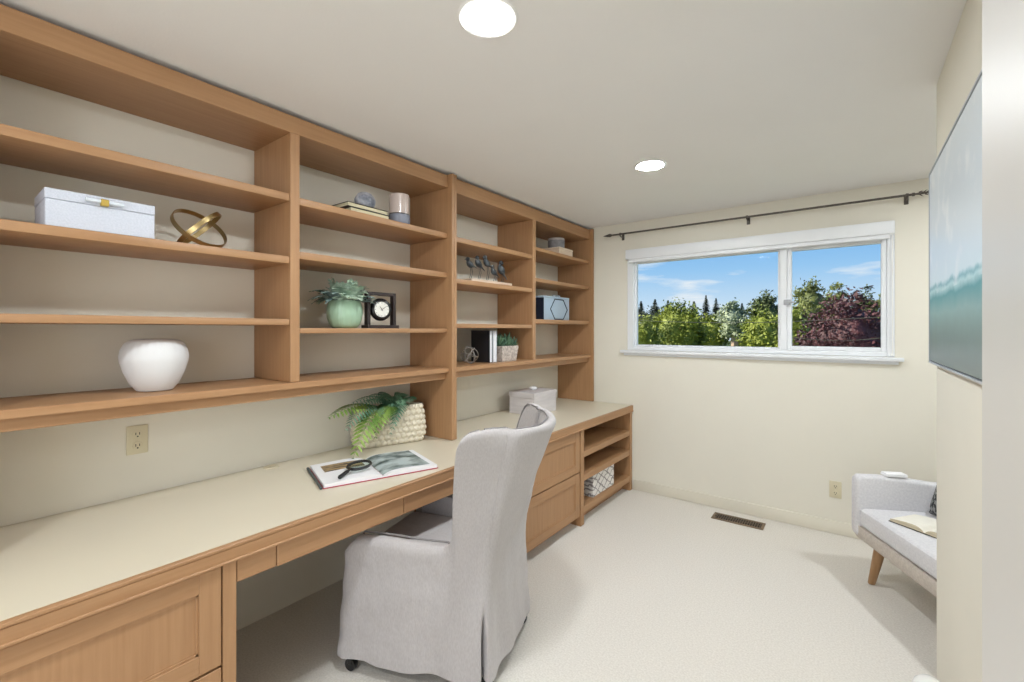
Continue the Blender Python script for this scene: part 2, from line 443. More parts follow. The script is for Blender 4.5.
# ------------------------------------------------------------------ slipcovered chair
CH = (-1.232, 1.628, 0)
def smooth(a, b, x):
    t = max(0, min(1, (x - a) / (b - a))); return t * t * (3 - 2 * t)
def build_chair():
    t = thing('slipcovered_chair', 'high-backed wing chair in a pale grey linen slipcover, pulled up to the desk', 'chair', CH, R(-73))
    # half path in plan, near side (+X), from the arm front to the middle of the back: (x, y, top, kind)
    pts = []
    WF, WB, D, RC = .338, .268, .675, .055
    def wx(y): return WB + (WF - WB) * (-y / D)
    ys = [-.675, -.668, -.655, -.63, -.59, -.54, -.48, -.42, -.36, -.31, -.27, -.24, -.215]
    for y in ys:
        inset = 0.045 * max(0, 1 - (y + .675) / .05) ** 2
        pts.append((wx(y) - inset, y, .500 + .080 * smooth(-.70, -.57, y) - .012 * smooth(-.5, -.22, y)))
    for y, z in ((-.200, .572), (-.186, .590), (-.174, .625), (-.167, .68), (-.163, .75), (-.160, .83), (-.157, .91), (-.154, .985), (-.148, 1.035), (-.138, 1.065), (-.122, 1.08), (-.10, 1.085), (-.08, 1.086)):
        pts.append((wx(y), y, z))
    for k in range(7):
        a = R(90 * k / 6)
        pts.append((WB - RC + RC * math.cos(a), -RC + RC * math.sin(a), 1.086 - .002 * k))
    for k in range(1, 9):
        pts.append(((WB - RC) * (1 - k / 8), 0.0, 1.074 - .012 * (k / 8)))
    full = pts + [(-x, y, z) for x, y, z in pts[-2::-1]]
    n = len(full)
    P2 = [Vector((p[0], p[1])) for p in full]
    nor = []
    for i in range(n):
        d = P2[min(i + 1, n - 1)] - P2[max(i - 1, 0)]
        nor.append(Vector((d.y, -d.x)).normalized())
    # arc length for the folds
    S = [0]
    for i in range(1, n): S.append(S[-1] + (P2[i] - P2[i - 1]).length)
    def pos(i, z, off):
        x, y, top = full[i]
        nn = nor[i]
        px, py = P2[i] + nn * off
        sg = 1 if x > 0 else -1 if x < 0 else 0
        k = max(0, (z - .56) / .52)
        fl = .155 * (k ** 1.25) * max(0, min(1, (-.02 - y) / .14)) * (1 if y > -.2 else max(0, 1 - (-.2 - y) / .1))
        px += sg * fl
        # back panel a touch wider at the top and hollow at the waist
        px += sg * (.012 * k - .020 * math.exp(-((z - .50) / .15) ** 2)) * (1 if y > -.2 else max(0, 1 - (-.2 - y) / .15))
        py += .095 * max(0, (z - .45) / .63) ** 1.15 * (1 if y > -.21 else max(0, 1 - (-.21 - y) / .1))
        if y > -.06: py += .115 * k * max(0, 1 - (x / .275) ** 2)      # rounded back
        return Vector((px, py, z))
    def fold(i, z):
        s = S[i]; a = max(0, 1 - z / .5)
        o = .022 * a ** 1.7
        o += (.007 * math.sin(s * 21 + 1.3) + .005 * math.sin(s * 37 + z * 5)) * a
        o += .007 * noise.noise(Vector((s * 5, z * 8, 3.1))) + .004 * noise.noise(Vector((s * 12, z * 18, 8.1)))
        # kick pleats at the two back corners
        for c in (SC1, SC2):
            q = abs(s - c) / .011
            if q < 1 and z < .5: o -= .075 * (1 - q) * smooth(.36, .18, z) 
        return o
    ic = [i for i in range(n) if full[i][1] > -RC - .001 and abs(full[i][0]) > WB - RC + .001]
    near = [i for i in ic if full[i][0] > 0]; far = [i for i in ic if full[i][0] < 0]
    SC1 = S[near[len(near) // 2]]; SC2 = S[far[len(far) // 2]]
    # denser columns around the pleats
    def column(i):
        top = full[i][2]; th = .075 if full[i][1] < -.2 else .055
        z0 = .060 + .006 * math.sin(S[i] * 17)
        rows = []
        zs = [z0 + (top - .03 - z0) * (k / 22) for k in range(23)]
        for z in zs: rows.append(pos(i, z, fold(i, z)))
        base = fold(i, top)
        for a in (25, 50, 75, 105, 130, 155):
            ca, sa = math.cos(R(a)), math.sin(R(a))
            rows.append(pos(i, top - .03 + .03 * sa, base - th / 2 + th / 2 * ca))
        for k in range(9):
            z = top - .03 + (.40 - top + .03) * k / 8
            rows.append(pos(i, z, -th))
        return rows
    # refine the list of columns by inserting between corner points
    def lerp_cols():
        nonlocal full, P2, nor, S, n
        new = []
        for i in range(n):
            new.append(full[i])
            if i < n - 1 and i in ic and (i + 1) in ic:
                for k in (1, 2, 3):
                    f_ = k / 4
                    new.append(tuple(full[i][j] * (1 - f_) + full[i + 1][j] * f_ for j in range(3)))
        full = new; n = len(full)
        P2 = [Vector((p[0], p[1])) for p in full]
        nor = []
        for i in range(n):
            d = P2[min(i + 1, n - 1)] - P2[max(i - 1, 0)]
            nor.append(Vector((d.y, -d.x)).normalized())
        S = [0]
        for i in range(1, n): S.append(S[-1] + (P2[i] - P2[i - 1]).length)
    lerp_cols()
    cs = [i for i in range(n) if full[i][1] > -RC - .001 and abs(full[i][0]) > WB - RC + .001]
    nr = [i for i in cs if full[i][0] > 0]; fr = [i for i in cs if full[i][0] < 0]
    SC1 = S[nr[len(nr) // 2]]; SC2 = S[fr[len(fr) // 2]]
    b = B()
    b.rings([column(i) for i in range(n)], closed=False)
    # arm ends closed towards the desk
    for i in (0, n - 1):
        c = column(i); m = len(c)
        for k in range(m // 2 - 4):
            try: b.bm.faces.new([b.bm.verts.new(p) for p in (c[k + 3], c[k + 4], c[m - 2 - k], c[m - 1 - k])])
            except Exception: pass
    bmesh.ops.remove_doubles(b.bm, verts=b.bm.verts, dist=.0004)
    part('slipcover', b, linen, t, world=False, sharp=60)
    # front skirt between the arms
    b = B(); rs = []
    for k in range(25):
        x = -.29 + .58 * k / 24
        rs.append([(x, -.672 - .02 * max(0, 1 - z / .5) ** 1.7 - .006 * math.sin(x * 40) * (1 - z / .5), z) for z in [.060 + .384 * j / 10 for j in range(11)]])
    b.rings(rs, closed=False)
    part('front_skirt', b, linen, t, world=False, sharp=60)
    # seat cushion
    b = B(); vs = b.box((-.243, -.668, .36), (.243, -.065, .475), .035, 4)
    for v in vs:
        if v.co.z > .43: v.co.z += .030 * (1 - (v.co.x / .25) ** 2) * (1 - ((v.co.y + .36) / .34) ** 2)
    part('seat_cushion', b, linen, t, world=False, sharp=60)
    part('seat_base', bx((-.235, -.66, .16), (.235, -.07, .358), .01), linen, t, world=False)
    # piping along the top edge and the back seams
    for side in (1, -1):
        ids = [i for i in range(n) if full[i][0] * side > .01 and full[i][1] < -.09]
        b = B(); b.tube([pos(i, full[i][2] - .004, fold(i, full[i][2]) - (.075 if full[i][1] < -.2 else .055)) for i in ids], .0045, 8)
        part('piping', b, linen_pipe, t, world=False)
    b = B(); ids = [i for i in range(n) if full[i][1] > -.10]
    b.tube([pos(i, full[i][2] - .003, fold(i, full[i][2]) - .05) for i in ids], .004, 8)
    part('piping', b, linen_pipe, t, world=False)
    for c in (nr, fr):
        i = c[len(c) // 2]
        b = B(); b.tube([pos(i, z, fold(i, z) + .0005) for z in [.53 + .53 * k / 20 for k in range(21)]], .0022, 6)
        part('back_seam', b, linen, t, world=False)
    for x, y in ((.322, -.615), (-.322, -.615), (.222, -.022), (-.222, -.022)):
        b = B(); b.tube([(x - .012, y, .0275), (x + .012, y, .0275)], .026, 16)
        b.box((x - .016, y - .012, .03), (x + .016, y + .012, .10), .003)
        b.tube([(x, y, .10), (x, y, .17)], .008, 8)
        part('caster', b, black_m, t, world=False)
build_chair()

# ------------------------------------------------------------------ sofa in the alcove and what lies on it
SO = (.037, 3.335, 0)
sofa_m = mat('pale_grey_upholstery', (226, 224, 226), .9, col2=(214, 212, 215), scale=90, bump=.2, bscale=220, sheen=.2)
SRZ = math.atan2(-.89, .457)
t = thing('sofa', 'small pale grey sofa on tapered wooden legs, set at an angle in the corner', 'sofa', SO, SRZ)
SL = 1.22
b = B(); b.box((.004, .0, .322), (SL - .004, .55, .432), .028, 4); sc_ = part('seat_cushion', b, sofa_m, t, world=False, sharp=60)
b = B()
for z in (.418,):
    b.tube([(.012, .006, z), (SL - .012, .006, z)], .0045, 8)
part('piping', b, sofa_m, sc_, world=False)
b = B()
b.prism([(.004, .27), (.02, .238), (.60, .238), (.62, .27), (.62, .32), (.004, .32)], 0, -.055, SL + .055)
part('base', b, mat('sofa_base_fabric', (214, 204, 194), .9, col2=(200, 190, 180), scale=90, bump=.2, bscale=220), t, world=False)
def arm(x0, x1):
    b = B(); rs = []
    for y, zt, zb, w in ((-.004, .58, .28, .6), (.004, .600, .262, .9), (.02, .612, .25, 1), (.12, .613, .245, 1), (.25, .604, .24, 1), (.40, .585, .238, 1), (.62, .575, .238, 1), (.66, .57, .238, .9)):
        c = (x0 + x1) / 2; h = (x1 - x0) / 2 * w; r = .022
        ring = []
        for cx, cz, a0 in ((c + h - r, zt - r, 0), (c - h + r, zt - r, 90), (c - h + r, zb + r, 180), (c + h - r, zb + r, 270)):
            for k in range(5):
                a = R(a0 + 90 * k / 4); ring.append((cx + r * math.cos(a), y, cz + r * math.sin(a)))
        rs.append(ring)
    b.rings(rs); part('arm', b, sofa_m, t, world=False, sharp=60)
arm(-.072, 0.0); arm(SL, SL + .072)
b = B(); vs = b.box((.0, .0, .0), (SL, .11, .43), .04, 4)
Mb = Matrix.Translation((0, .56, .36)) @ Matrix.Rotation(R(-12), 4, 'X')
for v in vs: v.co = Mb @ v.co
part('backrest', b, sofa_m, t, world=False, sharp=60)
oak_leg = mat('tapered_leg_wood', (176, 138, 98), .45, col2=(158, 120, 82), scale=6, stretch=(8, 8, 1))
for x, y, dx, dy in ((.062, .085, -.034, -.03), (SL - .062, .085, .034, -.03), (.062, .54, -.034, .03), (SL - .062, .54, .034, .03)):
    b = B(); rs = []
    for k, (r, z) in enumerate(((.031, .237), (.029, .22), (.018, .006), (.016, .0005))):
        f_ = 1 - z / .237
        rs.append([(x + dx * f_ + r * math.cos(2 * math.pi * j / 18), y + dy * f_ + r * math.sin(2 * math.pi * j / 18), z) for j in range(18)])
    b.rings(rs); part('leg', b, oak_leg, t, world=False)

paper_m = mat('book_paper', (240, 235, 222), .8, var=.04, scale=30)
page_edge = mat('page_edges', (226, 214, 186), .8, col2=(196, 182, 152), scale=6, stretch=(1, 1, 120))
def open_pages(t, hw, hl, thick, z0, m, names=('page_block', 'page_block'), sag=.6):
    """ two curved page blocks, spine along local y """
    for sg in (-1, 1):
        prof = []
        for k in range(13):
            u = k / 12
            z = thick * (1 - math.exp(-u * 9)) * (1 - sag * u ** 2) + .0015
            prof.append((sg * (u * hw + .0005), z))
        b = B(); rs = []
        for x, z in prof:
            rs.append([(x, -hl, z0), (x, hl, z0), (x, hl, z0 + z), (x, -hl, z0 + z)])
        b.rings(rs); b.bm.normal_update()
        for f in b.bm.faces:
            if abs(f.normal.z) < .35: f.material_index = 1
        part(names[0], b, m, t, world=False, sharp=40)
SD = lambda X, Y: (SO[0] + X * .457 + Y * .89, SO[1] - X * .89 + Y * .457)
px_, py_ = .358, 3.165
t = thing('open_book', 'open book with cream pages lying on the sofa seat', 'book', (px_, py_, .4335), R(-36))
b = B(); b.box((-.165, -.10, .0), (.165, .10, .003), .001); part('cover', b, mat('dark_book_cloth', (62, 52, 44), .7, var=.1), t, world=False)
open_pages(t, .158, .096, .026, .0032, [paper_m, page_edge])
pc = SD(.128, .352)
t = thing('throw_pillow', 'dark grey patterned cushion against the sofa arm and back', 'cushion', (pc[0], pc[1], .556), SRZ)
pil_m = mat('grey_speckled_weave', (150, 150, 148), .9, col2=(44, 46, 48), scale=55, bump=.3, bscale=120, lo=.45, hi=.55)
def pillow(w, hh, th):
    b = B(); N = 12; top = []; 
    for s_ in (1, -1):
        rs = []
        for i in range(N + 1):
            row = []
            for j in range(N + 1):
                u, v = i / N * 2 - 1, j / N * 2 - 1
                bulge = th * ((1 - u ** 4) * (1 - v ** 4)) ** .6
                pin = 1 - .06 * (1 - abs(u)) * abs(v) ** 2 - .06 * (1 - abs(v)) * abs(u) ** 2
                row.append((u * w * pin, s_ * bulge, v * hh * pin))
            rs.append(row)
        b.rings(rs, closed=False)
    bmesh.ops.remove_doubles(b.bm, verts=b.bm.verts, dist=.0005)
    return b
b = pillow(.17, .12, .055)
bmesh.ops.transform(b.bm, matrix=Matrix.Rotation(R(-16), 4, 'X') @ Matrix.Translation((.09, .02, 0)), verts=b.bm.verts)
part('pillow_cover', b, pil_m, t, world=False, sharp=80)
b = B(); b.tube([(.09 - .17, 0, -.116), (.09 - .165, .0, 0.0), (.09 - .17, 0, .116)], .005, 8)
bmesh.ops.transform(b.bm, matrix=Matrix.Rotation(R(-16), 4, 'X') @ Matrix.Translation((0, .02, 0)), verts=b.bm.verts)
part('piping', b, mat('charcoal_piping', (60, 62, 64), .8), t, world=False)
ac = SD(-.036, .21)
t = thing('folded_cloth', 'small flat folded white cloth on top of the sofa arm', 'cloth', (ac[0], ac[1], .6125), SRZ)
b = B(); b.box((-.030, -.058, 0.0), (.030, .055, .010), .004, 3); b.box((-.029, -.054, .0102), (.029, .053, .018), .004, 3)
part('cloth', b, mat('white_cotton', (246, 245, 246), .9, var=.02, scale=20), t, world=False)

# white rounded vase at the wall end (only its top is in the frame)
t = thing('floor_vase', 'rounded white ceramic piece at the end of the right wall, only its top showing', 'vase', (.216, 2.06, 0))
b = B(); b.lathe([(.045, .0005), (.055, .004), (.060, .10), (.058, .18), (.050, .245), (.042, .275), (.028, .290), (.012, .296), (.002, .297)], (0, 0, 0), 32)
part('body', b, mat('gloss_white_ceramic', (250, 249, 246), .25, var=.01), t, world=False)

# ------------------------------------------------------------------ wall art
t = thing('framed_seascape', 'large framed seascape print with pale clouds and teal water on the right wall', 'picture', (XR, 1.88, 1.717))
y0, y1, z0, z1 = 1.28, 2.478, 1.337, 2.104
fm = mat('silver_frame', (186, 190, 196), .35, var=.05, metal=.4)
for nm, lo, hi in (('frame_rail', (XR - .026, y0, z1 - .008), (XR - .001, y1, z1)), ('frame_rail', (XR - .026, y0, z0), (XR - .001, y1, z0 + .008)),
               ('frame_rail', (XR - .026, y0, z0 + .0082), (XR - .001, y0 + .008, z1 - .0082)), ('frame_rail', (XR - .026, y1 - .008, z0 + .0082), (XR - .001, y1, z1 - .0082))):
    part(nm, bx(lo, hi, .001), fm, t)
b = B(); b.box((XR - .021, y0 + .0085, z0 + .0085), (XR - .001, y1 - .0085, z1 - .0085), 0); part('backing', b, black_m, t)
sea = bpy.data.materials.new('seascape_print'); sea.use_nodes = True
n = sea.node_tree; bs = n.nodes['Principled BSDF']; bs.inputs['Roughness'].default_value = .35
tcn = n.nodes.new('ShaderNodeTexCoord'); sp = n.nodes.new('ShaderNodeSeparateXYZ'); n.links.new(tcn.outputs['Object'], sp.inputs[0])
nz1 = n.nodes.new('ShaderNodeTexNoise'); nz1.inputs['Scale'].default_value = 13; nz1.inputs['Detail'].default_value = 8; n.links.new(tcn.outputs['Object'], nz1.inputs['Vector'])
ma = n.nodes.new('ShaderNodeMath'); ma.operation = 'MULTIPLY_ADD'; ma.inputs[1].default_value = .06; n.links.new(nz1.outputs['Fac'], ma.inputs[0])
mz = n.nodes.new('ShaderNodeMath'); mz.operation = 'MULTIPLY_ADD'; mz.inputs[1].default_value = 1 / .772; mz.inputs[2].default_value = .41
n.links.new(sp.outputs['Z'], mz.inputs[0]); n.links.new(mz.outputs[0], ma.inputs[2])
r1 = n.nodes.new('ShaderNodeValToRGB'); n.links.new(ma.outputs[0], r1.inputs[0])
el = r1.color_ramp.elements
el[0].position = 0; el[0].color = lin((112, 128, 128)); el[1].position = 1; el[1].color = lin((222, 230, 236))
for p, c in ((.10, (128, 148, 148)), (.20, (150, 182, 182)), (.275, (86, 156, 160)), (.31, (196, 226, 228)), (.325, (120, 178, 186)), (.345, (222, 236, 242)), (.42, (222, 232, 240)), (.7, (212, 222, 231))):
    q = el.new(p); q.color = lin(c)
nz2 = n.nodes.new('ShaderNodeTexNoise'); nz2.inputs['Scale'].default_value = 9; nz2.inputs['Detail'].default_value = 9; n.links.new(tcn.outputs['Object'], nz2.inputs['Vector'])
r2 = n.nodes.new('ShaderNodeValToRGB'); r2.color_ramp.elements[0].position = .52; r2.color_ramp.elements[0].color = (0, 0, 0, 1); r2.color_ramp.elements[1].position = .72; r2.color_ramp.elements[1].color = (.6, .6, .6, 1)
n.links.new(nz2.outputs['Fac'], r2.inputs[0])
gtz = n.nodes.new('ShaderNodeMath'); gtz.operation = 'GREATER_THAN'; gtz.inputs[1].default_value = -.11; n.links.new(sp.outputs['Z'], gtz.inputs[0])
mm = n.nodes.new('ShaderNodeMath'); mm.operation = 'MULTIPLY'; n.links.new(r2.outputs[0], mm.inputs[0]); n.links.new(gtz.outputs[0], mm.inputs[1])
m4 = n.nodes.new('ShaderNodeMixRGB'); m4.inputs[2].default_value = lin((244, 247, 250)); n.links.new(mm.outputs[0], m4.inputs[0]); n.links.new(r1.outputs[0], m4.inputs[1])
n.links.new(m4.outputs[0], bs.inputs['Base Color'])
part('print', bx((XR - .024, y0 + .012, z0 + .012), (XR - .0212, y1 - .012, z1 - .012), 0), sea, t)

# ------------------------------------------------------------------ things on the near bookcase
t = thing('storage_box', 'long white lidded box with a gold clasp on the left bookcase', 'box', (-2.15, .393, Z12))
wb = mat('white_shagreen', (210, 214, 226), .5, col2=(200, 205, 217), scale=160, bump=.12, bscale=240)
part('box_body', bx((-2.25, .252, Z12 + .001), (-2.05, .535, Z12 + .088), .002), wb, t)
lid_ = part('lid', bx((-2.251, .251, Z12 + .089), (-2.049, .536, Z12 + .1225), .002), wb, t)
b = B(); b.box((-2.0485, .383, Z12 + .089), (-2.032, .405, Z12 + .112), .002); part('clasp', b, mat('gold_metal', (206, 176, 92), .35, metal=.8), t)
b = B(); b.tube([(-2.040, .345, Z12 + .104), (-2.040, .445, Z12 + .104)], .007, 12)
part('clear_handle', b, mat('clear_acrylic', (222, 230, 240), .1, var=.02, spec=.9), t)

t = thing('ring_sculpture', 'brass-coloured sculpture of interlocking rings on the left bookcase', 'ornament', (-2.15, .712, Z12))
def band_ring(nrm, r, w, c, name):
    nrm = Vector(nrm).normalized(); q = nrm.to_track_quat('Z', 'Y').to_matrix(); b = B(); rs = []
    for k in range(49):
        a = 2 * math.pi * k / 48
        ring = [(r, -w), (r, w), (r - .0035, w), (r - .0035, -w)]
        rs.append([Vector(c) + q @ Vector((rr * math.cos(a), rr * math.sin(a), zz)) for rr, zz in ring])
    b.rings(rs, cap0=False, cap1=False); return b
c0 = (-2.15, .712, Z12 + .0)
def lift(nrm, r, w):
    nrm = Vector(nrm).normalized(); return r * math.sqrt(1 - nrm.z ** 2) + w * abs(nrm.z) + .001
n1 = (.66, .22, .62); n2 = (.22, .66, -.70)
zc = Z12 + max(lift(n1, .104, .009), lift(n2, .099, .009))
for nn, rr in ((n1, .104), (n2, .099)):
    part('ring', band_ring(nn, rr, .009, (-2.15, .712, zc), 'ring'), brass, t)

t = thing('round_vase', 'round matte white vase with a ribbed shoulder, on the lowest left shelf', 'vase', (-2.2, .575, ZB))
b = B()
def ribs(a, z): return (.010 * math.sin(a * 26) if z > .165 else 0) 
b.lathe([(.045, .0005), (.058, .003), (.078, .03), (.097, .075), (.108, .115), (.110, .135), (.106, .162), (.094, .186), (.078, .199), (.058, .204), (.046, .203), (.040, .199), (.036, .18), (.034, .1)], (0, 0, 0), 96, Matrix.Rotation(R(0), 3, 'X'), ribs)
part('body', b, mat('matte_white_ceramic', (226, 226, 227), .6, var=.015, bump=.08, bscale=30), t, world=False)

def flat_book(name, label, c, size, rz, cover, group=None, edge=page_edge):
    """ closed book lying flat: spine on local -x """
    t = thing(name, label, 'book', c, rz, group); x, y, z = size[0] / 2, size[1] / 2, size[2]
    b = B(); b.box((-x, -y, 0), (x, y, .003), .0008); b.box((-x, -y, z - .003), (x, y, z), .0008); b.box((-x, -y, .003), (-x + .003, y, z - .003), .0005)
    part('cover', b, cover, t, world=False)
    part('page_block', bx((-x + .0032, -y + .004, .0032), (x - .004, y - .004, z - .0032), 0), edge, t, world=False)
dk = mat('charcoal_book_cover', (60, 54, 52), .6, var=.1)
crm = mat('cream_book_edges', (228, 220, 190), .8, col2=(206, 196, 160), scale=6, stretch=(1, 1, 120))
flat_book('book', 'lower of two cream-edged books lying flat under the stone ball', (-2.15, 1.475, Z21 + .0008), (.19, .245, .024), 0, dk, edge=crm)
flat_book('book', 'upper of two cream-edged books, directly under the stone ball', (-2.15, 1.463, Z21 + .0256), (.185, .255, .024), R(1), dk, edge=crm)
t = thing('stone_ball', 'rough blue-grey stone ball resting on two flat books', 'ornament', (-2.15, 1.505, Z21 + .05))
b = B(); b.ball((0, 0, .0505), .052, 4, (1, 1.1, .96), None, lambda p: .05 * noise.noise(p * 3) + .04 * noise.noise(p * 9))
part('stone', b, mat('rough_blue_stone', (196, 198, 206), .8, col2=(120, 124, 136), scale=26, bump=.5, bscale=60), t, world=False, sharp=70)
t = thing('candle_holder', 'frosted pink glass candle holder on a grey cup base', 'candle holder', (-2.12, 1.718, Z21))
b = B(); b.lathe([(.060, .0008), (.062, .004), (.061, .058), (.056, .061)], (0, 0, 0), 32); part('cup_base', b, mat('blue_grey_ceramic', (142, 146, 160), .6, var=.06), t, world=False)
b = B(); b.lathe([(.054, .062), (.057, .066), (.057, .178), (.053, .180), (.051, .176), (.051, .070), (.04, .068)], (0, 0, 0), 32); gl = part('glass_jar', b, mat('frosted_pink_glass', (206, 190, 182), .18, var=.03, spec=.7), t, world=False)
b = B(); b.lathe([(.059, .0615), (.059, .066), (.057, .067)], (0, 0, 0), 32); part('rim_band', b, mat('dark_band', (90, 84, 84), .4), t, world=False)
b = B(); b.lathe([(.045, .07), (.0455, .150), (.03, .153), (.002, .152)], (0, 0, 0), 24); b.tube([(0, 0, .152), (.001, 0, .166)], .0015, 6); part('candle', b, mat('wax', (244, 236, 220), .6), t, world=False)

# potted dusty miller
leaf_dm = mat('silver_green_leaf', (206, 222, 204), .7, col2=(150, 178, 154), scale=14, bump=.1)
leaf_bl = mat('blue_green_leaf', (164, 186, 182), .7, col2=(104, 128, 126), scale=14)
t = thing('potted_plant', 'silvery green leafy plant in a round mint green ceramic pot', 'plant', (-2.185, 1.402, Z23))
b = B()
def petal_ribs(a, z):
    return .022 * abs(math.cos(a * 4)) - .01 + .012 * math.sin(z * 420 + 10 * abs(math.sin(a * 4))) 
b.lathe([(.052, .0008), (.062, .003), (.076, .02), (.087, .05), (.0915, .085), (.089, .115), (.083, .138), (.079, .148), (.076, .148), (.07, .13), (.06, .12)], (0, 0, 0), 128, None, petal_ribs)
part('pot', b, mat('mint_ceramic', (170, 202, 174), .35, var=.05, scale=20), t, world=False, sharp=60)
b = B(); b.lathe([(.069, .118), (.068, .127), (.03, .13), (.002, .13)], (0, 0, 0), 24); part('soil', b, mat('dark_soil', (60, 48, 36), .9, var=.3), t, world=False)
def lobed_leaf(b, base, d, up, L, wd, slot=0):
    """ lobed, arched leaf """
    b.slot = slot; d = d.normalized(); s_ = d.cross(up)
    if s_.length < 1e-4: s_ = Vector((1, 0, 0))
    s_.normalize(); up = s_.cross(d); N = 7
    Lf, Ct, Rt = [], [], []
    for k in range(N + 1):
        u = k / N
        p = base + d * L * u + up * (L * .28 * math.sin(u * 2.2)) - Vector((0, 0, 1)) * L * .35 * u * u
        w = wd * (.25 + math.sin(math.pi * min(1, u * .9 + .05))) * (1.25 if k % 2 else .62) * (0.15 if k == N else 1)
        dr = d * (.4 * wd if k % 2 else 0)
        Lf.append(b.bm.verts.new(p + s_ * w + dr - up * w * .25)); Rt.append(b.bm.verts.new(p - s_ * w + dr - up * w * .25)); Ct.append(b.bm.verts.new(p))
    for k in range(N):
        for A, C in ((Lf, Ct), (Ct, Rt)):
            f = b.bm.faces.new((A[k], C[k], C[k + 1], A[k + 1])); f.material_index = slot
rnd = random.Random(3)
b = B()
for k in range(200):
    a = rnd.uniform(0, 2 * math.pi); el_ = R(rnd.uniform(-8, 75)); d = Vector((math.cos(a) * math.cos(el_), math.sin(a) * math.cos(el_) , math.sin(el_)))
    base = Vector((.045 * math.cos(a), .045 * math.sin(a), .150)) + d * rnd.uniform(0, .055)
    L_ = rnd.uniform(.065, .105)
    if d.x < -.3: L_ *= .8
    if d.y > .3 and d.x > -.2: L_ *= .75
    lobed_leaf(b, base, d, Vector((0, 0, 1)), L_, rnd.uniform(.013, .021), 1 if (d.y > .45 or d.y < -.75) and rnd.random() < .6 else 0)
for v in b.bm.verts:
    if v.co.x < -.19: v.co.x = -.19 + (v.co.x + .19) * .1
part('foliage', b, [leaf_dm, leaf_bl], t, world=False, sharp=80)

# table clock
t = thing('mantel_clock', 'small round clock hung in an open dark wooden square frame', 'clock', (-2.12, 1.586, Z23), R(0))
dw = mat('dark_walnut', (50, 36, 34), .45, col2=(36, 26, 25), scale=6, stretch=(1, 1, 6))
part('base', bx((-2.152, 1.482, Z23 + .0008), (-2.09, 1.694, Z23 + .018), .002), dw, t)
b = B(); b.box((-2.138, 1.491, Z23 + .0185), (-2.104, 1.509, Z23 + .202), .0015); b.box((-2.138, 1.664, Z23 + .0185), (-2.104, 1.682, Z23 + .202), .0015)
b.box((-2.138, 1.509, Z23 + .184), (-2.104, 1.664, Z23 + .202), .0015)
part('frame', b, dw, t)
Ry = Matrix.Rotation(R(90), 3, 'Y'); cc = Vector((-2.121, 1.586, Z23 + .106))
Rc = Matrix.Rotation(R(-14), 3, 'Z') @ Ry
dr_ = part('drum', B().lathe([(.012, -.036), (.04, -.030), (.058, -.016), (.064, .0), (.060, .014), (.052, .022), (.046, .0235), (.044, .018), (.002, .018)], cc, 40, Rc), mat('black_gloss', (26, 24, 26), .25), t)
dl = part('dial', B().lathe([(.043, .0185), (.042, .0195), (.002, .0195)], cc, 36, Rc), mat('dial_white', (236, 234, 226), .5), t)
b = B()
for k in range(12):
    a = R(30 * k); u = Vector((math.cos(a), math.sin(a), 0)); w = Vector((-u.y, u.x, 0)) * .0011
    b.poly([cc + Rc @ (u * .034 + w + Vector((0, 0, .0199))), cc + Rc @ (u * .040 + w + Vector((0, 0, .0199))), cc + Rc @ (u * .040 - w + Vector((0, 0, .0199))), cc + Rc @ (u * .034 - w + Vector((0, 0, .0199)))])
part('hour_marks', b, black_m, dl)
def hand(ay, az, L_, w_):
    b = B(); u = Vector((0, ay, az)).normalized(); nx = Rc @ Vector((0, 0, 1)); u = (u - nx * u.dot(nx)).normalized(); v = nx.cross(u); o = cc + nx * .0208
    b.rings([[o - u * .008 + v * w_ + nx * q, o + u * L_ + v * w_ * .4 + nx * q, o + u * L_ - v * w_ * .4 + nx * q, o - u * .008 - v * w_ + nx * q] for q in (0, .0007)])
    part('hand', b, black_m, dl)
hand(.85, .55, .034, .0016); hand(-.55, .8, .024, .0022)
for ya_, yb_ in ((1.5095, 1.524), (1.648, 1.6635)):
    part('pivot', B().tube([(-2.121, ya_, Z23 + .106), (-2.121, yb_, Z23 + .106)], .004, 8), black_m, t)

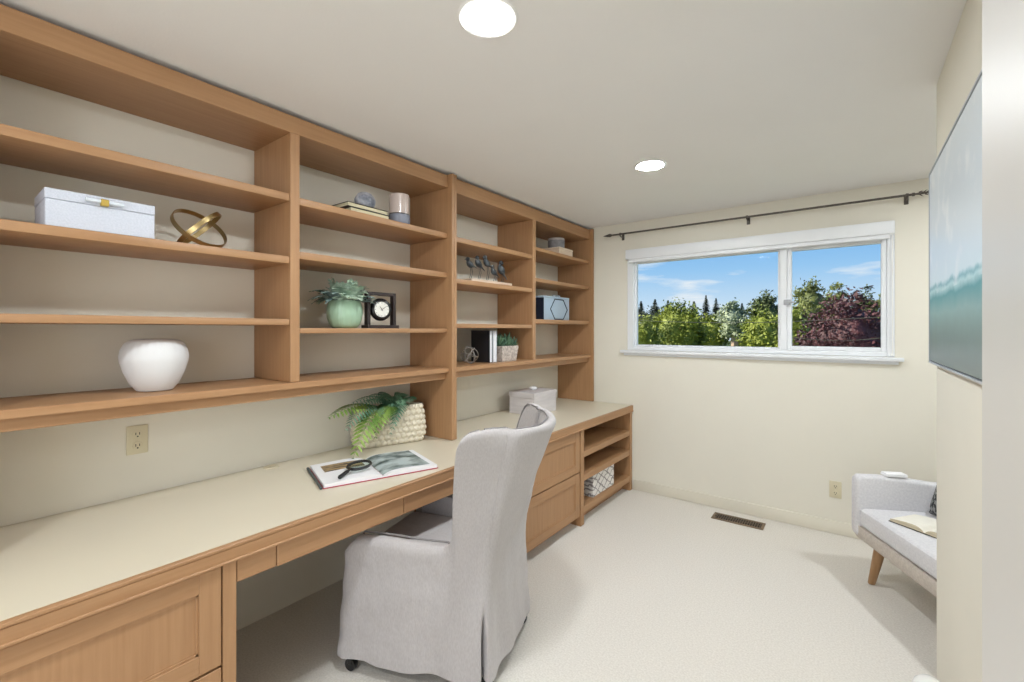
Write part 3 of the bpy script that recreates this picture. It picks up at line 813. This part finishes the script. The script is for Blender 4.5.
# ------------------------------------------------------------------ things on the far bookcase
t = thing('bird_sculpture', 'row of five small dark metal birds on a pale wooden base', 'ornament', (-2.11, 2.52, Z32))
part('base', bx((-2.16, 2.295, Z32 + .001), (-2.07, 2.757, Z32 + .022), .003), mat('pale_wood', (226, 205, 184), .6, col2=(208, 186, 164), scale=5, stretch=(8, 1, 8)), t)
bird_m = mat('dark_verdigris', (92, 98, 102), .45, col2=(36, 39, 44), scale=34, metal=.3)
zb_ = Z32 + .0222
for y, zc, s_, tilt, hd in ((2.335, .106, 1.0, -20, 1), (2.425, .118, 1.05, -38, 1), (2.515, .135, 1.05, -32, 1), (2.595, .078, .95, -34, 1), (2.69, .100, 1.25, -50, -1)):
    M3 = Matrix.Rotation(R(tilt), 3, 'X')
    b = B(); c = Vector((-2.115, y, zb_ + zc)); k = .030 * s_
    rs = []
    for u, r in ((-1.5, .02), (-1.35, .16), (-1.1, .42), (-.6, .72), (0, .78), (.5, .62), (.9, .36), (1.4, .18), (2.0, .13), (2.5, .05)):
        zz = -.25 * (1 - (u / 1.6) ** 2) if abs(u) < 1.6 else 0
        rs.append([c + M3 @ Vector((k * r * .8 * math.cos(a), k * u, k * (r * math.sin(a) + zz))) for a in [2 * math.pi * j / 14 for j in range(14)]])
    b.rings(rs)
    hp = c + M3 @ Vector((0, -1.25 * k, .55 * k)); b.ball(hp, k * .52, 2, (.85, 1.05, 1))
    dv = Vector((0, -.9, -.15 if hd > 0 else -.6)).normalized()
    b.tube([hp + dv * k * .35, hp + dv * k * .7, hp + dv * k * 1.15], [k * .22, k * .12, .0008], 8)
    bd = part('bird', b, bird_m, t, sharp=70)
    for dx in (-.008, .008):
        b = B(); top = c + Vector((dx * .6, .004, -k * .75)); b.tube([top, Vector((c.x + dx, y + .012, zb_ + zc * .42)), Vector((c.x + dx, y - .004, zb_ + .0015))], .0018, 6)
        b.tube([(c.x + dx, y - .016, zb_ + .0018), (c.x + dx, y + .006, zb_ + .0018)], .0016, 5)
        part('leg', b, bird_m, bd)

t = thing('wire_orb', 'grey wire orb of tangled rings beside the black book', 'ornament', (-2.13, 2.34, Z34))
for k, nn in enumerate(((1, .2, .2), (.2, 1, .3), (-.6, .7, .5), (.7, .5, -.6), (.1, .3, 1))):
    nv = Vector(nn).normalized(); q = nv.to_track_quat('Z', 'Y').to_matrix(); r = .060
    b = B(); b.tube([Vector((-2.13, 2.34, Z34 + .064)) + q @ Vector((r * math.cos(2 * math.pi * j / 40), r * math.sin(2 * math.pi * j / 40), 0)) for j in range(40)], .003, 6, True)
    part('ring', b, mat('brushed_nickel', (168, 162, 156), .35, var=.3, scale=20, metal=.6), t)
def upright_book(label, y0, y1, x0, x1, h, cover, edge, both=True):
    t = thing('book', label, 'book', ((x0 + x1) / 2, (y0 + y1) / 2, Z34)); z = Z34 + .0008
    b = B(); b.box((x0, y0, z), (x1, y0 + .003, z + h), .0008); b.box((x0, y1 - .003, z), (x1, y1, z + h), .0008); b.box((x0, y0 + .003, z), (x0 + .003, y1 - .003, z + h), .0005)
    part('cover', b, cover, t)
    part('page_block', bx((x0 + .0032, y0 + .0032, z + .003), (x1 - .003, y1 - .0032, z + h - .003), 0), edge, t)
wpage = mat('white_pages', (238, 238, 240), .7, col2=(214, 216, 222), scale=6, stretch=(1, 120, 1))
upright_book('upright black book with white page edges beside the wire orb', 2.512, 2.545, -2.27, -2.09, .236, mat('black_book_cover', (34, 34, 38), .5, var=.1), wpage)
upright_book('upright white book between the black book and the small basket', 2.549, 2.588, -2.27, -2.085, .232, mat('white_book_cover', (226, 230, 236), .5, var=.02), wpage)
t = thing('succulent_basket', 'green succulents in a square pale woven basket', 'plant', (-2.15, 2.735, Z34))
b = B(); rs = []
N = 26
for j in range(16):
    z = .0008 + .118 * j / 15; hw = .086 + .016 * j / 15; ring = []
    for side in range(4):
        for k in range(N):
            u = k / N * 2 - 1; q = hw * (1 + .03 * ((k + j) % 2) * (1 if j not in (0, 15) else 0))
            p = [(u, -1), (1, u), (-u, 1), (-1, -u)][side]
            ring.append((p[0] * q * .8, p[1] * q, z))
    rs.append(ring)
b.rings(rs, cap1=False)
part('basket', b, mat('whitewashed_wicker', (216, 204, 194), .85, col2=(168, 154, 144), scale=60, bump=.4, bscale=120), t, world=False, sharp=30)
b = B(); b.box((-.068, -.085, .085), (.068, .085, .10), .004); part('soil', b, MATS['dark_soil'], t, world=False)
suc = mat('succulent_green', (112, 146, 112), .5, col2=(56, 90, 74), scale=20)
for cx, cy, s_ in ((.02, -.06, 1), (.03, .02, 1.15), (-.03, .05, 1.1), (.0, .085, .8), (-.03, -.03, 1.1), (.05, .06, .8)):
    b = B()
    for k in range(18):
        a = k * 2.4 + cx * 50; el_ = R(82 - 60 * (k / 17)); L_ = (.078 + .022 * ((k * 7) % 5) / 4) * s_
        d = Vector((math.cos(a) * math.cos(el_), math.sin(a) * math.cos(el_), math.sin(el_))); o = Vector((cx, cy, .105 + .012 * (1 - k / 17)))
        b.tube([o, o + d * L_ * .35, o + d * L_ * .75, o + d * L_], [.003 * s_, .008 * s_, .006 * s_, .0005], 6)
    part('succulent', b, suc, t, world=False)

t = thing('wooden_box', 'flat pale wooden box on the top right shelf, under the grey canister', 'box', (-2.15, 3.56, Z41))
pw = mat('pale_ash', (232, 212, 190), .6, col2=(220, 198, 174), scale=5, stretch=(10, 1, 10))
part('box_body', bx((-2.24, 3.44, Z41 + .001), (-2.06, 3.68, Z41 + .045), .003), pw, t)
part('lid', bx((-2.242, 3.438, Z41 + .0458), (-2.058, 3.682, Z41 + .066), .003), pw, t)
t = thing('round_canister', 'round grey canister standing on the pale wooden box', 'canister', (-2.15, 3.535, Z41 + .0665))
b = B(); b.lathe([(.072, .0005), (.075, .003), (.075, .072), (.073, .074), (.002, .074)], (0, 0, 0), 36); part('body', b, mat('grey_stoneware', (142, 140, 142), .7, col2=(120, 118, 122), scale=30), t, world=False)
b = B(); b.lathe([(.0765, .0745), (.077, .088), (.072, .092), (.002, .093)], (0, 0, 0), 36); part('lid', b, mat('pale_stoneware', (186, 178, 174), .7, col2=(168, 160, 156), scale=30), t, world=False)

t = thing('hexagon_box', 'pale blue box with a navy hexagon outline and a small bow on top', 'box', (-2.17, 3.45, Z43))
bl = mat('pale_blue_lacquer', (172, 190, 206), .4, var=.05)
navy = mat('navy_lacquer', (32, 38, 56), .45, var=.1)
x0, x1, y0, y1, z0, z1 = -2.22, -2.085, 3.225, 3.66, Z43 + .001, Z43 + .19
part('box_body', bx((x0, y0 + .004, z0), (x1, y1, z1), .004, 2), bl, t)
part('side_panel', bx((x0, y0 - .002, z0), (x1, y0 + .0035, z1), .001), navy, t, label='dark navy end panel')
part('lid', bx((x0 - .001, y0 - .002, z1 + .0005), (x1 + .001, y1 + .001, z1 + .018), .003), bl, t)
b = B(); cy, cz, rx, rz_ = 3.475, (z0 + z1) / 2, .145, .088
hx = [(-1, 0), (-.5, 1), (.5, 1), (1, 0), (.5, -1), (-.5, -1)]
for (a0, c0_), (a1, c1_) in zip(hx, hx[1:] + hx[:1]):
    b.tube([(x1 + .001, cy + a0 * rx, cz + c0_ * rz_), (x1 + .001, cy + a1 * rx, cz + c1_ * rz_)], .0045, 6)
part('hexagon_outline', b, navy, t)
b = B()
for s_ in (-1, 1):
    b.ball((x1 - .03, cy + s_ * .04, z1 + .028), .02, 2, (.5, 1.5, .5))
b.ball((x1 - .03, cy, z1 + .028), .011, 2)
part('bow', b, mat('silver_ribbon', (170, 178, 188), .3, metal=.5), t)

# ------------------------------------------------------------------ things on the desk
t = thing('keepsake_box', 'pale grey lidded box with a white ceramic knob at the far end of the desk', 'box', (-2.16, 3.18, ZD))
kb = mat('pale_grey_wash', (220, 214, 214), .6, col2=(206, 200, 200), scale=5, stretch=(1, 1, 8))
part('box_body', bx((-2.285, 3.005, ZD + .0005), (-2.035, 3.345, ZD + .140), .002), kb, t)
lid_ = part('lid', bx((-2.289, 3.001, ZD + .1405), (-2.031, 3.349, ZD + .182), .002), kb, t)
b = B(); b.tube([(-2.16, 3.18, ZD + .182), (-2.16, 3.18, ZD + .190)], .008, 12)
b.ball((-2.16, 3.18, ZD + .200), .027, 3, (1.2, 1.2, .62), None, lambda p: .08 * math.cos(5 * math.atan2(p.y, p.x)))
part('knob', b, mat('white_porcelain', (246, 246, 246), .2), lid_)

# dimpled planter with fern
PC = Vector((-2.255, 1.752, ZD)); PRZ = math.atan2(.42, .15)
t = thing('fern_planter', 'fern in a wide cream planter covered in round dimples, beside the open book', 'plant', PC, PRZ)
pm = mat('pearl_cream_ceramic', (226, 216, 194), .3, var=.05, scale=14)
b = B(); NU, NV = 110, 40
def planter_pt(u, v):
    a = 2 * math.pi * u; ca, sa = math.cos(a), math.sin(a); p = .38
    sx = math.copysign(abs(ca) ** p, ca); sy = math.copysign(abs(sa) ** p, sa)
    wv = 1 - .10 * (max(0, .3 - v) / .3) ** 2 - .13 * max(0, v - .35) ** 1.3
    dv = 1 - .12 * (max(0, .25 - v) / .25) ** 2 - .45 * max(0, v - .3) ** 1.2
    return Vector((.222 * sx * wv, .056 * sy * dv, .001 + v * .232)), Vector((.2 * sx, sy, 0)).normalized()
acc = [0.0]; q0 = planter_pt(0, .3)[0]
for k in range(1, 4001):
    q1 = planter_pt(k / 4000, .3)[0]; acc.append(acc[-1] + (q1 - q0).length); q0 = q1
PU = []; kk = 0
for i in range(NU * 3):
    while acc[kk] < acc[-1] * i / (NU * 3): kk += 1
    PU.append(kk / 4000)
rs = []
for j in range(NV * 2 + 1):
    v = j / (NV * 2); ring = []
    for i in range(NU * 3):
        u = PU[i]; p, nn = planter_pt(u, v)
        # rows of round bumps, offset every other row
        row = v * 7; rr = int(row); fr_ = row - rr - .5
        x_ = (p.x if abs(nn.y) > .5 else p.y) * 29 + (.5 if rr % 2 else 0); fx = x_ - math.floor(x_) - .5
        q = math.sqrt(fr_ ** 2 + fx ** 2) * 2.06
        amp = .013 * math.sqrt(max(0, 1 - q * q)) if .0 < v < .98 else 0
        ring.append(p + nn * amp)
    rs.append(ring)
b.rings(rs, cap1=False)
part('planter', b, pm, t, world=False, sharp=80)
b = B(); b.box((-.185, -.026, .185), (.185, .026, .2), .004); part('soil', b, MATS['dark_soil'], t, world=False)
fern_y = mat('fern_fresh_green', (142, 168, 76), .6, col2=(92, 126, 48), scale=12)
fern_d = mat('fern_deep_green', (124, 164, 132), .6, col2=(64, 110, 84), scale=12)
def frond(pts, wd, m, N=15):
    """ pts: control points (world), quadratic/cubic Bezier stem with pairs of tapering leaflets """
    P = [Vector(p) for p in pts]
    def bez(u):
        a = P[:]
        while len(a) > 1: a = [a[i].lerp(a[i + 1], u) for i in range(len(a) - 1)]
        return a[0]
    b = B(); st = [bez(k / 24) for k in range(25)]
    b.tube(st, [.0026 * (1 - .75 * k / 24) for k in range(25)], 6)
    for k in range(N):
        u = .14 + .85 * k / (N - 1); p = bez(u); d = (bez(min(1, u + .02)) - bez(u - .02)).normalized()
        s_ = d.cross(Vector((0.25, 0, 1))).normalized(); up = s_.cross(d)
        w = wd * 1.18 * math.sin(math.pi * (.12 + .84 * u)) ** .8 * (1 - .25 * u)
        for sg in (1, -1):
            dr = (s_ * sg + d * .55 - Vector((0, 0, 1)) * .25).normalized(); lw = w * (.15 if m is fern_y else .085) + .002
            q = [p, p + dr * w * .3 + d * lw + up * .002, p + dr * w * .75 + d * lw * .8, p + dr * w - Vector((0, 0, .1 * w)), p + dr * w * .7 - d * lw * .8, p + dr * w * .3 - d * lw + up * .002]
            b.poly(q)
    part('frond', b, m, t)
S0 = Vector((-2.27, 1.72, ZD + .205))
def P_(x, y, z): return (x, y, ZD + z)
frond([S0, P_(-2.22, 1.55, 0.304), P_(-2.17, 1.42, 0.287), P_(-2.13, 1.275, 0.245)], .075, fern_y)
frond([S0, P_(-2.16, 1.60, 0.282), P_(-2.09, 1.46, 0.190), P_(-2.07, 1.375, 0.020)], .085, fern_y)
frond([S0, P_(-2.20, 1.58, 0.298), P_(-2.15, 1.47, 0.266), P_(-2.12, 1.37, 0.170)], .07, fern_d)
frond([P_(-2.25, 1.77, 0.205), P_(-2.16, 1.70, 0.287), P_(-2.12, 1.60, 0.271), P_(-2.09, 1.53, 0.100)], .07, fern_y)
frond([P_(-2.25, 1.77, 0.205), P_(-2.22, 1.70, 0.326), P_(-2.20, 1.58, 0.321), P_(-2.17, 1.44, 0.298)], .06, fern_d)
frond([P_(-2.25, 1.80, 0.205), P_(-2.17, 1.80, 0.287), P_(-2.12, 1.72, 0.282), P_(-2.10, 1.64, 0.100)], .06, fern_d)
frond([P_(-2.25, 1.80, 0.205), P_(-2.23, 1.80, 0.298), P_(-2.20, 1.72, 0.309), P_(-2.16, 1.62, 0.276)], .06, fern_d)
frond([P_(-2.24, 1.82, 0.205), P_(-2.22, 1.86, 0.293), P_(-2.17, 1.85, 0.293), P_(-2.13, 1.80, 0.260)], .055, fern_d)
frond([P_(-2.25, 1.78, 0.205), P_(-2.26, 1.75, 0.315), P_(-2.22, 1.66, 0.326), P_(-2.19, 1.56, 0.315)], .055, fern_d)
frond([P_(-2.24, 1.80, 0.205), P_(-2.20, 1.78, 0.304), P_(-2.16, 1.76, 0.304), P_(-2.11, 1.72, 0.240)], .055, fern_d)

for k_, (tx, ty, tz, hx_) in enumerate(((-2.13, 1.50, .31, .36), (-2.12, 1.58, .21, .33), (-2.14, 1.67, .24, .34), (-2.19, 1.48, .27, .36), (-2.21, 1.86, .33, .37), (-2.15, 1.76, .31, .36), (-2.24, 1.66, .37, .39), (-2.10, 1.68, .14, .31))):
    frond([P_(-2.25, 1.74 + .012 * k_, .205), P_(-2.23, 1.75, hx_ - .07), P_((tx - 2.22) / 2, (ty + 1.72) / 2, hx_ - .05), P_(tx, ty, min(tz, .29))], .055, fern_d, 17)
# open book with magnifying glass
OB = Vector((-1.905, 1.385, ZD)); ORZ = math.atan2(.52, .145) - R(4)
t = thing('open_book', 'large open picture book with a red cover edge, lying on the desk', 'book', OB, ORZ)
red = mat('red_book_cover', (178, 46, 66), .5, var=.08)
HW, HL = .272, .172
part('cover', bx((-HW, -HL, .0006), (HW, HL, .004), .001), red, t, world=False)
wp = mat('white_art_paper', (240, 240, 242), .5, var=.01)
def surf_z(u, th): return .0042 + th * (1 - math.exp(-u * 8)) * (1 - .45 * u) + .0012
TH = .024
for sg in (-1, 1):
    b = B(); rs = []
    for k in range(17):
        u = k / 16; x = sg * (.001 + u * (HW - .006)); z = surf_z(u, TH)
        rs.append([(x, -HL + .004, .0042), (x, HL - .004, .0042), (x, HL - .004, z), (x, -HL + .004, z)])
    b.rings(rs); part('page_block', b, wp, t, world=False, sharp=40)
def page_image(name, sg, u0, u1, y0, y1, m):
    b = B(); rs = []
    for k in range(17):
        u = u0 + (u1 - u0) * k / 16; x = sg * (.001 + u * (HW - .006)); z = surf_z(u, TH) + .0006
        rs.append([(x, y0, z), (x, y1, z)])
    b.rings(rs, closed=False); part(name, b, m, t, world=False)
im1 = mat('brown_landscape_print', (176, 150, 110), .5, col2=(66, 56, 48), scale=7, stretch=(2, 9, 1), lo=.42, hi=.58)
im2 = mat('misty_mountain_print', (186, 198, 198), .45, col2=(48, 70, 66), scale=10, stretch=(1, 1.6, 1), lo=.38, hi=.62, detail=9)
page_image('printed_picture', -1, .14, .86, .005, .115, im1)
page_image('printed_picture', 1, .0, .90, -HL + .03, HL - .012, im2)
part('cover_edge', bx((-HW - .012, -HL, .0006), (-HW - .001, HL, .011), .002), mat('dark_slate_cloth', (70, 78, 78), .6), t, world=False, label='dark edge of the left cover')
t = thing('magnifying_glass', 'black magnifying glass resting on the open picture book', 'magnifying glass', (-1.895, 1.285, ZD), 0)
mc = Vector((-1.885, 1.287, ZD + .046)); tl = Matrix.Rotation(R(6), 3, 'X')
b = B(); rs = []
for k in range(41):
    a = 2 * math.pi * k / 40
    rs.append([mc + tl @ Vector(((r_) * math.cos(a), r_ * math.sin(a), z_)) for r_, z_ in ((.056, -.006), (.060, 0), (.056, .006), (.050, .006), (.047, 0), (.050, -.006))])
b.rings(rs, cap0=False, cap1=False); part('rim', b, black_m, t)
b = B(); b.lathe([(.046, -.001), (.03, .002), (.002, .003)], mc, 32, tl)
glm = bpy.data.materials.new('lens_glass'); glm.use_nodes = True
q = glm.node_tree; q.nodes.clear(); o_ = q.nodes.new('ShaderNodeOutputMaterial'); tr = q.nodes.new('ShaderNodeBsdfTransparent'); gy = q.nodes.new('ShaderNodeBsdfGlossy'); mxs = q.nodes.new('ShaderNodeMixShader')
mxs.inputs[0].default_value = .12; gy.inputs['Roughness'].default_value = .03; tr.inputs[0].default_value = (.9, .96, .94, 1)
q.links.new(tr.outputs[0], mxs.inputs[1]); q.links.new(gy.outputs[0], mxs.inputs[2]); q.links.new(mxs.outputs[0], o_.inputs[0])
part('lens', b, glm, t)
hd = Vector((.055, -.075, -.1)); hd = Vector((.30, -.85, -.16)).normalized()
p0 = mc + Vector((.30, -.85, 0)).normalized() * .058
b = B(); b.tube([p0, p0 + hd * .02, p0 + hd * .03, p0 + hd * .085, p0 + hd * .09], [.004, .005, .0085, .0095, .006], 12)
part('handle', b, black_m, t)

# patterned bin in the open cabinet
t = thing('storage_bin', 'white fabric bin with a grey geometric pattern on the lowest open shelf', 'bin', (-1.75, 3.45, .135))
bm_ = bpy.data.materials.new('trellis_fabric'); bm_.use_nodes = True
n = bm_.node_tree; bs = n.nodes['Principled BSDF']; bs.inputs['Roughness'].default_value = .9
tcn = n.nodes.new('ShaderNodeTexCoord')
ws = []
for ang in (32, -32):
    mpn = n.nodes.new('ShaderNodeMapping'); mpn.inputs['Rotation'].default_value = (R(ang), 0, 0); n.links.new(tcn.outputs['Object'], mpn.inputs[0])
    wv = n.nodes.new('ShaderNodeTexWave'); wv.bands_direction = 'Z'; wv.inputs['Scale'].default_value = 5.2; wv.inputs['Distortion'].default_value = 2.5; wv.inputs['Detail Scale'].default_value = 4
    n.links.new(mpn.outputs[0], wv.inputs['Vector']); ws.append(wv)
mxn = n.nodes.new('ShaderNodeMath'); mxn.operation = 'MAXIMUM'; n.links.new(ws[0].outputs['Fac'], mxn.inputs[0]); n.links.new(ws[1].outputs['Fac'], mxn.inputs[1])
rr = n.nodes.new('ShaderNodeValToRGB'); rr.color_ramp.elements[0].position = .90; rr.color_ramp.elements[0].color = lin((232, 228, 224)); rr.color_ramp.elements[1].position = .97; rr.color_ramp.elements[1].color = lin((150, 144, 142))
n.links.new(mxn.outputs[0], rr.inputs[0]); n.links.new(rr.outputs[0], bs.inputs['Base Color'])
b = B(); x0, x1, y0, y1, z0, z1 = -1.89, -1.635, 3.252, 3.645, .1358, .318
b.box((x0, y0, z0), (x1, y1, z0 + .006), .002)
for lo, hi in (((x0, y0, z0 + .006), (x0 + .006, y1, z1)), ((x1 - .006, y0, z0 + .006), (x1, y1, z1)), ((x0 + .006, y0, z0 + .006), (x1 - .006, y0 + .006, z1)), ((x0 + .006, y1 - .006, z0 + .006), (x1 - .006, y1, z1))):
    b.box(lo, hi, .001)
part('fabric_body', b, bm_, t)
b = B(); b.tube([(x1 - .003, y0 + .003, z1), (x1 - .003, y1 - .003, z1), (x0 + .003, y1 - .003, z1), (x0 + .003, y0 + .003, z1)], .004, 8, True)
part('binding', b, mat('grey_binding', (196, 190, 186), .9), t)

# ------------------------------------------------------------------ outdoors
struct('ground', bx((-140, 6, -4.6), (140, 260, -4.4), 0), mat('grass', (98, 116, 58), .95, col2=(70, 88, 40), scale=.4))
CY, SY = math.cos(.6444), math.sin(.6444)
def at(u, v, y):
    r = (u - 512) / 450; dx = -SY + r * CY; dy = CY + r * SY; k = y / dy
    return Vector((k * dx, y, 1.47 + k * (330 - v) / 450)), k
bark = mat('tree_bark', (112, 92, 72), .9, col2=(78, 62, 48), scale=8, stretch=(1, 1, .3))
palebark = mat('pale_tree_bark', (206, 176, 152), .9, col2=(170, 140, 118), scale=3, stretch=(1, 1, .3))
def leafmat(name, a, b_): return mat(name, a, .65, col2=b_, scale=.9, detail=5, lo=.38, hi=.62)
LM = {'bright': leafmat('leaf_bright', (152, 158, 58), (92, 106, 34)), 'mid': leafmat('leaf_mid', (104, 114, 58), (58, 70, 36)), 'dark': leafmat('needle_dark', (72, 80, 54), (38, 46, 34)),
      'pale': leafmat('leaf_pale', (186, 192, 158), (126, 138, 104)), 'red': leafmat('leaf_burgundy', (98, 54, 54), (48, 28, 30)), 'olive': leafmat('leaf_olive', (136, 140, 70), (80, 88, 42))}
def broad_tree(label, kind, u, v, hw, y, seed, nleaf=4200, bottom=.4, barkm=None, name='leafy_tree', lsz=1.0):
    rn = random.Random(seed); top, k = at(u, v, y); rx = hw * k / 450
    G = -4.4; hgt = top.z - bottom; t = thing(name, label, 'tree', (top.x, y, G), 0, 'trees beyond the window')
    b = B(); c = Vector((top.x, y, (top.z + bottom) / 2 - .3)); rz = top.z - c.z
    b.tube([(top.x, y, G), (top.x + .1, y, bottom), (top.x, y, c.z + rz * .3), (top.x, y, c.z + rz * .6)], [.24, .18, .10, .03], 8)
    for q in range(6):
        a = q * 1.05 + rn.random(); e_ = Vector((rx * .6 * math.cos(a), rx * .6 * math.sin(a), rz * rn.uniform(.1, .5)))
        b.tube([(top.x, y, c.z - rz * .3), c + e_ * .5, c + e_], [.07, .045, .015], 6)
    part('trunk', b, barkm or bark, t)
    b = B(); clumps = []
    for q in range(70):
        while True:
            p = Vector((rn.uniform(-1, 1), rn.uniform(-1, 1), rn.uniform(-1, 1)))
            if .35 < p.length < 1: break
        p.normalize(); p *= rn.uniform(.62, .95); clumps.append(Vector((p.x * rx, p.y * rx, p.z * rz)))
    clumps.append(Vector((0, 0, rz * .97)))
    for q in range(nleaf):
        cl = rn.choice(clumps); s0 = min(rx, rz) * .17
        p = c + cl + Vector((rn.gauss(0, s0), rn.gauss(0, s0), rn.gauss(0, s0 * .8)))
        s_ = lsz * rn.uniform(.035, .075) * (k / 22) ** .6
        nn = Vector((rn.gauss(0, 1), rn.gauss(0, 1) - .4, rn.gauss(0, 1) + .8)).normalized(); a_ = nn.orthogonal().normalized(); a_ = Matrix.Rotation(rn.random() * 6.28, 3, nn) @ a_; c_ = nn.cross(a_)
        b.poly([p + a_ * s_ * 1.5, p + c_ * s_ * .7, p - a_ * s_ * 1.5, p - c_ * s_ * .7])
    b.ball(c, 1, 3, (rx * .72, rx * .72, rz * .74), None, lambda q: .25 * noise.noise(q * 2.5 + Vector((seed, 0, 0))))
    part('crown', b, LM[kind], t, sharp=180)
def conifer(label, u, v, hw, y, seed, kind='dark'):
    rn = random.Random(seed); top, k = at(u, v, y); rx = hw * k / 450; G = -4.4; h_ = top.z - G
    t = thing('conifer_tree', label, 'tree', (top.x, y, G), 0, 'trees beyond the window')
    part('trunk', B().tube([(top.x, y, G), (top.x, y, G + h_ * .6), (top.x, y, top.z - .1)], [.3, .16, .02], 8), bark, t)
    b = B()
    for q in range(1600):
        f_ = rn.random() ** 1.4; z = top.z - f_ * h_ * .75; rr = 1.5 * rx * min(1.5, .08 + 3.0 * f_) * rn.uniform(.35, 1); a = rn.random() * 6.28
        d = Vector((math.cos(a), math.sin(a), -.35)); p = Vector((top.x, y, z)); tip = p + Vector((math.cos(a) * rr, math.sin(a) * rr, -.3 * rr)); w = Vector((-math.sin(a), math.cos(a), 0)) * (.04 + .12 * rr)
        b.poly([p.lerp(tip, .2), p.lerp(tip, .7) + w, tip, p.lerp(tip, .7) - w])
    part('crown', b, LM[kind], t, sharp=180)
# back row
conifer('dark conifer at the far left of the window view', 641, 301, 8, 45, 1)
conifer('dark pointed conifer, second from the left in the window view', 655, 299, 8, 52, 2)
conifer('dark conifer directly left of the broad yellow-green tree', 668, 300, 8, 60, 3)
conifer('dark conifer rising behind the left edge of the broad yellow-green tree', 694, 301, 8, 46, 4)
conifer('tall thin dark conifer right of the broad yellow-green tree', 706, 295, 6, 53, 5)
conifer('shorter dark conifer left of the pale silvery tree', 716, 298, 6, 62, 6)
conifer('dark conifer low behind the pale silvery tree', 742, 303, 7, 48, 7)
broad_tree('dark broad tree low in front of the conifers on the left', 'dark', 655, 309, 24, 40, 21, 3600)
broad_tree('broad yellow-green tree filling the left window pane', 'bright', 678, 305, 26, 24, 11, 8000)
broad_tree('low bright green tree at the left edge of the window view', 'bright', 645, 319, 17, 19, 12, 3600)
broad_tree('small yellow-green tree between the broad tree and the pale tree', 'bright', 712, 316, 15, 29, 13, 3200)
broad_tree('pale silvery tree with a light trunk in the left window pane', 'pale', 733, 303, 13, 27, 14, 3200, 1.6, palebark)
broad_tree('olive green tree just left of the window mullion', 'mid', 766, 293, 18, 30, 15, 4600)
broad_tree('bright green tree low beside the window mullion', 'bright', 762, 311, 20, 24, 16, 4500)
broad_tree('tall olive tree just right of the window mullion', 'olive', 812, 281, 19, 36, 17, 5200)
broad_tree('rounded olive tree behind the burgundy tree', 'olive', 838, 284, 12, 44, 18, 3400)
broad_tree('bright green tree low at the left of the right window pane', 'bright', 797, 309, 16, 20, 19, 3800)
broad_tree('burgundy-leaved tree filling the lower right window pane', 'red', 850, 297, 40, 15, 20, 10000)
broad_tree('dark olive tree behind the burgundy tree on the right', 'mid', 866, 289, 15, 32, 22, 3500)
broad_tree('olive tree at the right edge of the window view', 'olive', 893, 282, 14, 30, 23, 3500)
# overhead wires
for label, pa, pb in (('upper power line crossing the trees outside the window', (600, 318), (930, 314)), ('lower power line crossing the burgundy tree outside', (780, 336), (930, 330))):
    A, _ = at(pa[0], pa[1], 14); C_, _ = at(pb[0], pb[1], 14)
    pts = [A.lerp(C_, k / 20) - Vector((0, 0, .18 * math.sin(math.pi * k / 20))) for k in range(21)]
    o = part('power_line', B().tube(pts, .007, 6), mat('grey_wire', (96, 92, 78), .6), None, origin=A)
    tag(o, label, 'wire')
